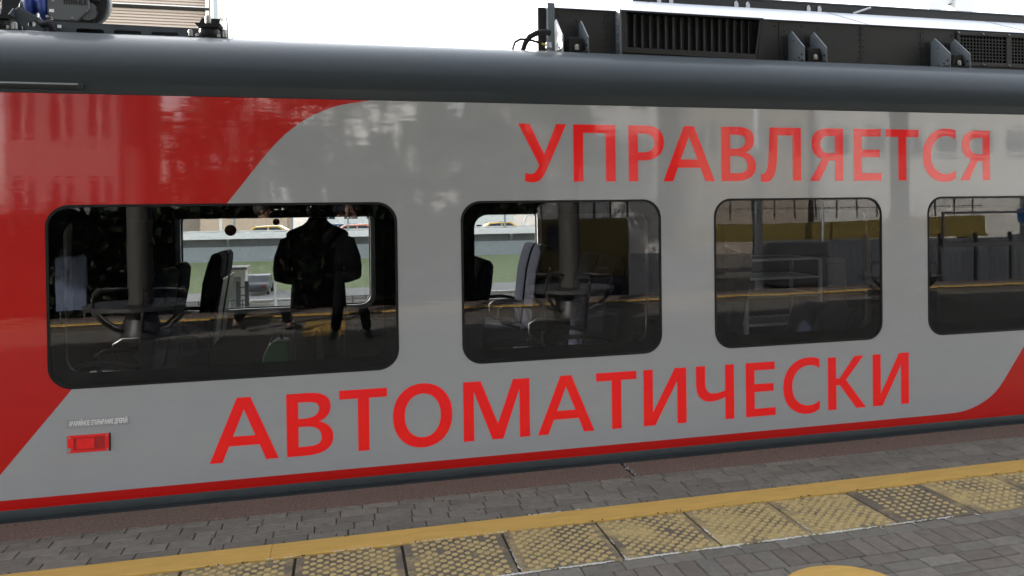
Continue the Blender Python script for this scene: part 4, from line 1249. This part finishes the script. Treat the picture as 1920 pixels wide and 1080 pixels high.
# ------------------------------------------------------------------ behind the photographer (seen only as reflections)
def make_column():
    t = thing('canopy_column', (0, 0, 0), 'x', 'column', 'canopy columns along the platform')
    MB().lathe([(.155, 0), (.155, 4.25), (.22, 4.40), (.22, 4.45)], (0, 0, 0), 24).build('shaft', CONCD, t, smooth=True, local=True)
    MB().lathe([(.23, 0), (.23, .04), (.17, .07)], (0, 0, 0), 24).build('base_ring', IRON, t, smooth=True, local=True)
    return t
def make_bench():
    t = thing('ring_bench', (0, 0, 0), 'x', 'bench', 'round benches built about the columns')
    n_ = 28
    for k in range(n_):
        a = 2 * math.pi * k / n_
        m = Matrix.Rotation(a, 4, 'Z')
        pts = [(.20, -.018), (.66, -.066), (.66, .066), (.20, .018)]
        mb = MB()
        mb.add([m @ Vector((x, y, .415)) for x, y in pts] + [m @ Vector((x, y, .45)) for x, y in pts], [(3, 2, 1, 0), (4, 5, 6, 7)] + [(i, (i + 1) % 4, 4 + (i + 1) % 4, 4 + i) for i in range(4)])
        mb.build('seat_slat', WOOD, t, local=True)
    for k in range(6):
        a = 2 * math.pi * k / 6 + .3
        u = Vector((math.cos(a), math.sin(a), 0))
        MB().tube([u * .18 + Vector((0, 0, .10)), u * .34 + Vector((0, 0, .14)), u * .50 + Vector((0, 0, .25)), u * .63 + Vector((0, 0, .40))], .022, 8).build('curved_bracket', IRON, t, smooth='all', local=True)
        MB().tube([u * .62 + Vector((0, 0, .45)), u * .64 + Vector((0, 0, .57)), u * .58 + Vector((0, 0, .64)), u * .40 + Vector((0, 0, .65)), u * .17 + Vector((0, 0, .65))], .014, 6).build('arm_hoop', IRON, t, smooth='all', local=True)
    MB().lathe([(.655, .405), (.675, .405), (.675, .455), (.655, .455)], (0, 0, 0), 32).build('rim', IRON, t, local=True)
    MB().lathe([(.25, 0.001), (.25, .10), (.19, .30), (.19, .41)], (0, 0, 0), 20).build('pedestal', IRON, t, smooth=True, local=True)
    return t
c0, b0 = make_column(), make_bench()
for i, (x, where) in enumerate(((-2.52, 'mirrored in left part of the big left window'), (3.30, 'mirrored in the middle of second window'), (9.05, 'mirrored between third and fourth windows'))):
    c = c0 if i == 0 else copy_tree(c0)
    c.location = (x, -7.12, 0)
    c['label'] = 'round grey concrete canopy column ' + where
    b = b0 if i == 0 else copy_tree(b0)
    b.location = (x, -7.12, .002)
    b['label'] = 'round slatted bench about a column, ' + where
# canopy roof over the platform, carried by the columns
cn = thing('platform_canopy', (3.3, -7.1, 4.45), 'dark grey platform canopy on round columns, only mirrored in the roof edge', 'canopy')
MB().plate([(-10.2, 4.75), (-7.1, 4.58), (-0.7, 4.85), (-0.7, 4.93), (-7.1, 4.68), (-10.2, 4.83)], [], -14.0, 20.6, YZat).build('canopy_roof', CANOPY, cn)
MB().box(-14, 20.6, -7.22, -7.02, 4.45, 4.575).build('spine_beam', IRON, cn)
for k in range(7):
    x = -14 + 5.78 * k - .0 + (-2.52 + 14) % 5.78
    MB().plate([(-9.9, 4.70), (-7.1, 4.47), (-0.8, 4.79), (-0.8, 4.825), (-7.1, 4.565), (-9.9, 4.735)], [], x - .05, x + .05, YZat).build('rib_beam', IRON, cn)

def building(x0, x1, y0, y1, h, m, nx, nz, label, cat='building', base=-1.3, face='+y', wz=.55, wx=.6, pm=None, name='building', z0=.5):
    """block with recessed window panes on the face that looks to the train (face '+y' or '-y')"""
    t = thing(name, ((x0 + x1) / 2, (y0 + y1) / 2, base), label, cat)
    yf = y1 if face == '+y' else y0
    sg = 1 if face == '+y' else -1
    dx, dz = (x1 - x0) / nx, (h - .3 - z0) / nz
    holes = []
    for i in range(nx):
        for k in range(nz):
            cx, cz = x0 + (i + .5) * dx, base + z0 + (k + .5) * dz
            holes.append([(cx - dx * wx / 2, cz - dz * wz / 2), (cx + dx * wx / 2, cz - dz * wz / 2), (cx + dx * wx / 2, cz + dz * wz / 2), (cx - dx * wx / 2, cz + dz * wz / 2)])
    MB().plate([(x0, base), (x1, base), (x1, base + h), (x0, base + h)], holes, yf - sg * .35, yf, XZ).build('wall', m, t)
    MB().box(x0, x1, min(yf - sg * .36, y0 if sg > 0 else y1), max(yf - sg * .36, y0 if sg > 0 else y1), base, base + h).build('block', m, t)
    MB().box(x0 - .2, x1 + .2, min(y0, y1) - .2, max(y0, y1) + .2, base + h, base + h + .35).build('cornice', m, t)
    for hl in holes:
        wn = MB().box(hl[0][0], hl[1][0], min(yf - sg * .30, yf - sg * .25), max(yf - sg * .30, yf - sg * .25), hl[0][1], hl[2][1]).build('window', pm or PANE, t)
        MB().box((hl[0][0] + hl[1][0]) / 2 - .05, (hl[0][0] + hl[1][0]) / 2 + .05, min(yf - sg * .245, yf - sg * .2), max(yf - sg * .245, yf - sg * .2), hl[0][1], hl[2][1]).build('mullion', FACW, wn)
    return t
building(-16.5, -11.2, -58, -46, 16, FACG, 3, 3, 'grey building block mirrored in the red side panel at left')
building(9.5, 17.0, -52, -40, 17, FACW, 4, 4, 'white building block mirrored behind the upper line of lettering', z0=4.5)
building(20.0, 27.5, -56, -42, 20, FACT, 4, 4, 'tan building block mirrored right of the upper lettering middle', z0=5.0, wz=.5)
building(29.5, 49, -58, -44, 19, FACW, 7, 4, 'wide pale building mirrored in upper right of the side panel', z0=5.2, wz=.5)
building(-8.5, 7.5, -64, -54, 15, FACB, 8, 5, 'white building mirrored in patches between the trees', wz=.5)
building(52, 75, -80, -60, 26, FACG, 6, 7, 'grey tower block mirrored at the far right of the side panel')

def tree(x, y, base, h, rad, label, n=4200, seed=1, group=None):
    rnd = random.Random(seed)
    t = thing('tree', (x, y, base), label, 'tree', group)
    tk = MB()
    tk.tube([(x, y, base - .1), (x + .05, y, base + h * .25), (x - .05, y + .1, base + h * .5), (x, y, base + h * .8)], [.22, .17, .12, .05], 8)
    for k in range(7):
        a = k * 2.4
        z0 = base + h * (.3 + .07 * k)
        tk.tube([(x, y, z0), (x + math.cos(a) * rad * .35, y + math.sin(a) * rad * .35, z0 + h * .10), (x + math.cos(a) * rad * .7, y + math.sin(a) * rad * .7, z0 + h * .2)], [.09, .06, .02], 6)
    tk.build('trunk', BARK, t, smooth='all')
    cr_ = MB()
    cl = []
    for k in range(26):
        while True:
            p = Vector((rnd.uniform(-1, 1), rnd.uniform(-1, 1), rnd.uniform(-1, 1)))
            if .35 < p.length < 1: break
        cl.append((Vector((x + p.x * rad, y + p.y * rad, base + h * .64 + p.z * h * .36)), rad * rnd.uniform(.2, .42)))
    for k in range(n):
        c, cr2 = rnd.choice(cl)
        p = c + Vector((rnd.gauss(0, .5), rnd.gauss(0, .5), rnd.gauss(0, .42))) * cr2
        a = Vector((rnd.gauss(0, 1), rnd.gauss(0, 1), rnd.gauss(0, .7))).normalized()
        b = a.orthogonal().normalized()
        s = rnd.uniform(.12, .30)
        cr_.add([p - a * s, p + b * s * .5, p + a * s, p - b * s * .5], [(0, 1, 2, 3)])
    cr_.build('crown', LEAF, t)
    return t
tree(-13.2, -24, -1.3, 12, 3.4, 'dark leafy tree mirrored at the far left end of the red side panel', seed=2)
tree(-18.5, -33, -1.3, 9.5, 2.8, 'dark leafy tree mirrored at the left edge behind the nearer tree', seed=3)
tree(-1.4, -30, -1.3, 10.5, 3.0, 'dark leafy tree mirrored above the big left window', n=1700, seed=4)
tree(3.2, -29, -1.3, 9.5, 2.6, 'dark leafy tree mirrored left of the upper lettering', n=1500, seed=5)
tree(-3.0, -20, -1.3, 6.6, 2.0, 'loose dark tree mirrored above left part of the big left window', n=1500, seed=13)
tree(.2, -19, -1.3, 6.2, 2.0, 'loose dark tree mirrored behind the photographer', n=1500, seed=14)
tree(3.6, -19.5, -1.3, 6.2, 2.0, 'loose dark tree mirrored between first and second windows', n=1300, seed=15)
def hedge(x0, x1, y, h, label):
    rnd = random.Random(77)
    t = thing('hedge', ((x0 + x1) / 2, y, -1.3), label, 'hedge')
    mb = MB()
    for k in range(int((x1 - x0) * 1100)):
        p = Vector((rnd.uniform(x0, x1), y + rnd.gauss(0, .35), -1.3 + h * rnd.random() ** .8 + rnd.gauss(0, .1)))
        a = Vector((rnd.gauss(0, 1), rnd.gauss(0, 1), rnd.gauss(0, .7))).normalized()
        b = a.orthogonal().normalized()
        s = rnd.uniform(.10, .22)
        mb.add([p - a * s, p + b * s * .5, p + a * s, p - b * s * .5], [(0, 1, 2, 3)])
    mb.build('leaves', LEAF, t)
    for k in range(int(x1 - x0)):
        MB().cyl((x0 + k + .5, y, -1.3), (x0 + k + .5, y, -1.3 + h * .7), .04, .02, 6).build('stem', BARK, t)
hedge(-16, 4.6, -15.5, 2.9, 'dense dark green hedge mirrored along the big left window')
tree(7.6, -31, -1.3, 11, 2.6, 'dark leafy tree mirrored behind the start of upper lettering', seed=6)

# yellow walkway girder with railing, machine panel, corrugated fence, boards and posts
gd = thing('yellow_girder', (17, -25, -1.3), 'yellow brown walkway girder with railing mirrored across third window', 'girder')
MB().plate([(12.2, .34), (26, .34), (26, 1.05), (22.5, 1.02), (20, .93), (16, .86), (13, .92), (12.2, .95)], [], -25.4, -25.0, XZ).build('web', CRANE, gd)
MB().box(12.2, 26, -25.6, -24.85, .22, .335).build('bottom_flange', CRANE, gd)
for k in range(15):
    x = 12.5 + k * .92
    MB().box(x - .025, x + .025, -25.05, -25.0, 1.06, 1.95).build('railing_post', IRON, gd)
for z in (1.45, 1.93):
    MB().box(12.3, 25.9, -25.045, -25.005, z, z + .04).build('railing_bar', IRON, gd)
for x in (12.8, 19.2, 25.2):
    MB().box(x - .25, x + .25, -25.5, -24.95, -1.3, .215).build('leg', CRANE, gd)
mc = thing('yellow_machine', (6.6, -18, -1.3), 'yellow machine with cab and railing mirrored in second window', 'machine')
MB().box(5.3, 7.9, -19.2, -18, -.35, 1.30).build('machine_body', CRANE, mc, bevel=.05)
MB().box(5.5, 6.3, -18.02, -17.97, .45, 1.15).build('cab_pane', PANE, mc)
MB().box(5.1, 8.1, -19.4, -17.8, -.55, -.36).build('chassis', IRON, mc)
for x in (5.6, 6.5, 7.6):
    MB().lathe([(.42, -.15), (.45, -.1), (.45, .1), (.42, .15)], (x, -18.0, -.86), 20, 'Y').build('wheel', BLACKP, mc, smooth=True)
for k in range(6): MB().box(5.35 + k * .5, 5.40 + k * .5, -18.1, -18.05, 1.31, 2.05).build('railing_post', IRON, mc)
MB().box(5.3, 7.9, -18.1, -18.05, 2.06, 2.1).build('railing_bar', IRON, mc)
def corrugated(x0, x1, y, z0, z1, label):
    t = thing('sheet_fence', ((x0 + x1) / 2, y, -1.3), label, 'fence')
    x = x0
    while x < x1 - .5:
        w_ = 1.15
        pts = []
        n_ = 12
        for i in range(n_ + 1):
            pts.append((x + w_ * i / n_, y + (.04 if i % 2 else 0)))
        MB().plate(pts + [(p[0], p[1] - .012) for p in reversed(pts)], [], z0, z1 + random.uniform(-.05, .05), XY).build('sheet', CORR, t)
        MB().box(x + w_ + .01, x + w_ + .09, y - .06, y + .02, -1.3, z1 + .12).build('post', CONCD, t)
        x += w_ + .1
    return t
corrugated(13.2, 21.5, -16.2, -1.1, .62, 'pale corrugated sheet fence mirrored at right in third and fourth windows')
corrugated(7.4, 10.2, -16.6, -1.1, .42, 'pale corrugated sheet fence mirrored beside the yellow machine')
kb = thing('blue_notice_board', (-5.1, -13.9, -1.3), 'pale blue notice board mirrored at left in big left window', 'board')
MB().box(-5.40, -4.85, -14.0, -13.94, -.30, .76).build('board', BLUEB, kb, bevel=.01)
for x in (-5.33, -4.92): MB().cyl((x, -14.05, -1.3), (x, -14.05, .80), .03, n=10).build('post', IRON, kb)
for i, (x, y, h, lab) in enumerate(((10.4, -15.0, 7.5, 'grey steel mast mirrored at right edge of second window'), (19.0, -15.2, 3.1, 'white post with blue box mirrored in fourth window'), (16.5, -22, 6, 'slim grey lamp mast mirrored in third window'))):
    p = thing('mast', (x, y, -1.3), lab, 'mast')
    MB().cyl((x, y, -1.3), (x, y, h - 1.3), .14 if i != 2 else .06, .10 if i != 2 else .04, 14).build('pole', (ALU, FACW, ALU)[i], p, smooth=True)
    MB().box(x - .25, x + .25, y - .25, y + .25, -1.3, -1.1).build('foot', CONC, p)
    if i == 1: MB().box(x - .4, x + .9, y + .15, y + .5, 1.05, 1.45).build('box', mat('blue_box_paint', (.03, .16, .42), .4), p, bevel=.02)
    if i == 2: MB().tube([(x, y, 4.6), (x + .2, y, 5.0), (x + .9, y, 5.1)], .03, 6).build('lamp_arm', ALU, p)
    if i == 0: MB().box(x - .6, x + .6, y - .04, y + .04, 5.2, 5.3).build('cross_arm', ALU, p)
wc = thing('site_container', (17.6, -21.5, -1.3), 'grey site container mirrored behind the luggage rack in third window', 'container')
MB().box(14.5, 19.0, -23.5, -21.3, -1.2, .30).build('container_body', FACG, wc, bevel=.03)
MB().box(15.0, 15.8, -21.31, -21.26, -1.1, .05).build('door', FACG, wc)
MB().box(17.0, 18.2, -21.31, -21.27, -.6, .0).build('window', PANE, wc)
# ------------------------------------------------------------------ beyond the train: low ground with grass, road, flyover
gz = -4.7
tag(MB().box(-60, 60, 14.6, 51, gz + .002, gz + .03).build('grass_field', GRASS), kind='structure')
tag(MB().box(-60, 60, 66, 140, gz + .002, gz + .03).build('far_grass', GRASS), kind='structure')
tag(MB().box(-60, 60, 58.5, 66, gz + .010, gz + .055).build('road', ASPH), kind='structure')
tag(MB().box(-60, 60, 57.9, 58.45, gz + .010, gz + .17).build('pavement', CONC), kind='structure')
tag(MB().box(-4.6, -1.6, 20, 57.85, gz + .034, gz + .045).build('path', ASPH), kind='structure')
fl = thing('flyover', (0, 50, gz), 'pale grey road flyover with white parapet beam seen through the far windows', 'bridge')
FX0, FX1 = -45, 55
MB().box(FX0, FX1, 45.6, 57, -1.0, -.70).build('deck', CONC, fl)
MB().box(FX0, FX1, 44.7, 44.98, .08, .42).build('white_fascia', FACB, fl)
MB().box(FX0, FX1, 45.2, 45.28, .43, .52).build('parapet_panel', CONC, fl)
for k in range(34):
    x = FX0 + 1.2 + k * 2.95
    MB().box(x - .05, x + .05, 45.05, 45.19, .43, 1.42).build('railing_post', STEELG, fl)
MB().box(FX0, FX1, 45.08, 45.16, 1.425, 1.50).build('railing_bar', STEELG, fl)
MB().box(FX0, FX1, 45.08, 45.16, 1.20, 1.25).build('railing_bar', STEELG, fl)
MB().box(FX0, FX1, 45.3, 45.5, -.36, .075).build('bracket_beam', STEELD, fl)
for k in range(30):
    x = FX0 + 2 + k * 3.1
    MB().plate([(44.85, .07), (45.29, .07), (45.29, -.30)], [], x - .06, x + .06, YZat).build('bracket', STEELG, fl)
    MB().box(x + .7, x + .9, 45.22, 45.29, -.20, -.05).build('bolt_plate', STEELD, fl)
MB().box(FX0, FX1, 45.2, 45.58, -1.08, -.362).build('main_girder', STEELG, fl)
MB().box(FX0, FX1, 45.1, 45.68, -1.16, -1.085).build('girder_flange', STEELG, fl)
MB().box(FX0, FX1, 54.5, 54.9, -1.50, -1.002).build('rear_girder', STEELD, fl)
for x in (-26, 4.2, 34):
    MB().cyl((x, 50, gz), (x, 50, -1.02), .9, n=20).build('pier', CONC, fl, smooth=True)
    MB().box(x - .8, x + .8, 45.7, 54.8, -1.75, -1.165).build('pier_cap', CONC, fl)

def make_car(name):
    t = thing(name, (0, 0, 0), 'x', 'car')
    side = [(-2.15, .30), (-2.18, .62), (-2.05, .82), (-1.35, .92), (-.75, 1.38), (.55, 1.42), (1.25, 1.02), (1.95, .88), (2.15, .66), (2.15, .32)]
    MB().plate(side, [], -.85, .85, XZ).build('body', None, t, bevel=.07, seg=2, smooth='all', local=True)
    for y in (-.86, .86):
        g = .004 if y > 0 else -.004
        MB().plate([(-1.18, .94), (-.70, 1.30), (-.05, 1.33), (-.05, .95)], [], y, y + g, XZ).build('side_window', PANE, t, local=True)
        MB().plate([(.03, .95), (.03, 1.33), (.50, 1.33), (1.05, 1.0)], [], y, y + g, XZ).build('side_window', PANE, t, local=True)
        for x in (-1.38, 1.35):
            w_ = MB().lathe([(.26, -.10), (.32, -.07), (.32, .07), (.26, .10)], (x, y * .93, .32), 18, 'Y').build('wheel', BLACKP, t, smooth=True, local=True)
            MB().lathe([(.19, -.115), (.19, .115)], (x, y * .93, .32), 14, 'Y').build('rim', ALU, w_, local=True)
    for y in (-.6, .6):
        MB().box(2.10, 2.19, y - .16, y + .16, .58, .70).build('headlight', LABELW, t, local=True)
        MB().box(-2.21, -2.14, y - .16, y + .16, .62, .76).build('tail_light', REDST, t, local=True)
    return t
def paint_car(t, m, name):
    for ch in [k for k in bpy.data.objects if k.parent == t and k.name.startswith('body')]:
        ch.data = ch.data.copy()
        ch.data.materials.clear()
        ch.data.materials.append(m)
cars = [('passenger_car', -3.9, 48.2, -.698, CARY, 0, 'yellow taxi behind the parapet on the flyover, left of the person inside'),
        ('passenger_car', 1.0, 48.6, -.698, CARO, 0, 'orange red car on the flyover right of the person inside'),
        ('passenger_car', -.1, 52.0, -.698, CARB, math.pi, 'dark blue car on the flyover beside the orange car'),
        ('passenger_car', 9.6, 48.6, -.698, CARY, 0, 'yellow car on the flyover seen through second window'),
        ('passenger_car', 7.2, 52.0, -.698, CARW, math.pi, 'white car on the flyover seen through second window'),
        ('passenger_car', -5.9, 64.5, gz + .06, CARG, R(88), 'grey car parked on the road beneath the flyover')]
for c in cars:
    t = make_car(c[0])
    paint_car(t, c[4], c[0])
    t.location = (c[1], c[2], c[3])
    t.rotation_euler = (0, 0, c[5])
    t['label'] = c[6]
    t['group'] = 'cars beyond the train'
# kiosk
kz = gz
ks = thing('utility_hut', (-6.6, 56, kz), 'small white utility hut with flat roof under the flyover', 'hut')
MB().box(-7.1, -5.95, 55.2, 57.0, kz, kz + 2.45).build('wall', FACB, ks)
MB().box(-7.25, -5.8, 55.0, 57.2, kz + 2.452, kz + 2.62).build('roof', STEELG, ks)
MB().box(-6.85, -6.2, 55.15, 55.198, kz + .03, kz + 2.0).build('door', STEELG, ks)
# low railings on the grass
def railing(x0, x1, y, label):
    t = thing('low_railing', ((x0 + x1) / 2, y, gz), label, 'railing')
    x = x0
    while x <= x1:
        MB().box(x - .025, x + .025, y - .025, y + .025, gz, gz + 1.02).build('post', IRON, t)
        x += .8
    for z in (.35, .95):
        MB().box(x0, x1, y - .031, y + .031, gz + z, gz + z + .045).build('bar', IRON, t)
railing(-12, -5.2, 50, 'dark low railing on the grass left of the path')
railing(-.9, 6, 50, 'dark low railing on the grass right of the person inside')
for i, (x, y, h, lab) in enumerate(((-3.75, 50, 3.1, 'white post beside the path seen left of the person inside'), (-8.3, 63, 9, 'tall lamp mast left under the flyover'))):
    p = thing('post', (x, y, gz), lab, 'post')
    MB().cyl((x, y, gz), (x, y, gz + h), .10, .07, 12).build('shaft', FACB, p, smooth=True)
    MB().box(x - .2, x + .2, y - .2, y + .2, gz, gz + .12).build('foot', CONC, p)
pb = thing('gate_posts', (-5.95, 52.6, gz), 'pair of dark gate posts beside the utility hut', 'gate')
for x in (-6.1, -5.6):
    MB().box(x - .12, x + .12, 52.5, 52.7, gz, gz + 1.9).build('post', IRON, pb)
for z in (.4, 1.0, 1.5): MB().box(-5.98, -5.72, 52.57, 52.63, gz + z, gz + z + .06).build('bar', IRON, pb)
def lamp(x, y, z, h, lab):
    p = thing('street_lamp', (x, y, z), lab, 'street lamp')
    MB().tube([(x, y, z), (x, y, z + h * .75), (x + .15, y, z + h * .95), (x + .9, y, z + h)], [.08, .06, .05, .04], 8).build('mast', FACB, p, smooth='all')
    MB().box(x + .8, x + 1.4, y - .12, y + .12, z + h - .06, z + h + .05).build('lamp_head', ALU, p, bevel=.02)
lamp(10.6, 45.7, -.70, 1.9, 'white lamp at the flyover railing seen through second window')
building(9, 24, 118, 130, 22, FACB, 5, 5, 'white building with orange framed windows beyond the flyover', face='-y', base=gz)
building(-3, 6, 120, 132, 15, FACB, 3, 4, 'white low building beyond the flyover right of the person inside', face='-y', base=gz)
building(-18, -7, 122, 134, 12, ORANGE, 4, 3, 'orange brick building beyond the flyover at left', face='-y', base=gz)
# tan lap-sided building behind the roof equipment, far beyond the flyover
SC = 145.5 / 35.55
def tz(z): return 1.68 + (z - 1.68) * SC
tb = thing('tan_building', (-45, 150, gz), 'tan lap-sided building rising behind the left roof equipment', 'building')
XE = -4.72 * SC
MB().box(-80, XE, 140.3, 165, gz, 62).build('block', TAN, tb)
z = 7.6
while z < 11.0:
    if not (9.04 < z < 9.24):
        MB().add([(-80, 140.29, tz(z)), (XE, 140.29, tz(z)), (XE, 140.02, tz(z)), (-80, 140.02, tz(z)), (-80, 140.28, tz(z + .105)), (XE, 140.28, tz(z + .105))], [(0, 1, 2, 3), (3, 2, 5, 4), (0, 3, 4), (1, 5, 2), (0, 4, 5, 1)]).build('siding_board', TAN, tb)
    z += .108
MB().plate([(140.29, tz(9.18)), (139.4, tz(9.205)), (139.4, tz(9.18)), (140.0, tz(9.12)), (140.29, tz(9.10))], [], -80, XE + .6, YZat).build('string_course', BOXD, tb)
MB().box(-80, XE + .7, 139.3, 140.2, tz(9.206), tz(9.23)).build('course_flashing', FACB, tb)
MB().box(XE + .01, XE + .75, 139.9, 141.5, gz, 62).build('corner_board', FACB, tb)
ms = thing('lattice_mast', (-17.6, 138, gz), 'pale square mast beside the tan building corner', 'mast')
MB().box(-4.46 * SC, -4.34 * SC, 137, 138, gz, 62).build('pale_face', mat('cream_mast_paint', (.6, .52, .38), .6), ms)
MB().box(-4.335 * SC, -4.20 * SC, 137, 138, gz, 62).build('grey_face', STEELG, ms)
MB().box(-4.50 * SC, -4.465 * SC, 137, 138, gz, 62).build('dark_edge', STEELD, ms)
MB().box(-4.195 * SC, -4.02 * SC, 137.3, 137.6, tz(9.60), tz(9.66)).build('side_arm', STEELD, ms)
wm = thing('white_mast_bracket', (14, 12, gz), 'white steel mast with bracket beyond the right roof container', 'mast')
MB().box(13.95, 14.45, 11.8, 12.2, heightz(12), 9).build('shaft', WHITEP, wm)
MB().plate([(13.30, 6.30), (13.94, 6.55), (13.94, 6.36), (13.75, 6.30), (13.62, 6.16), (13.45, 6.14), (13.40, 5.9), (13.34, 5.9)], [], 11.9, 12.1, XZ).build('bracket', WHITEP, wm)
MB().box(13.94 - .64, 13.94, 11.85, 11.88, 6.05, 6.12).build('grey_plate', STEELG, wm)  # flat grey plate set just in front of the white bracket
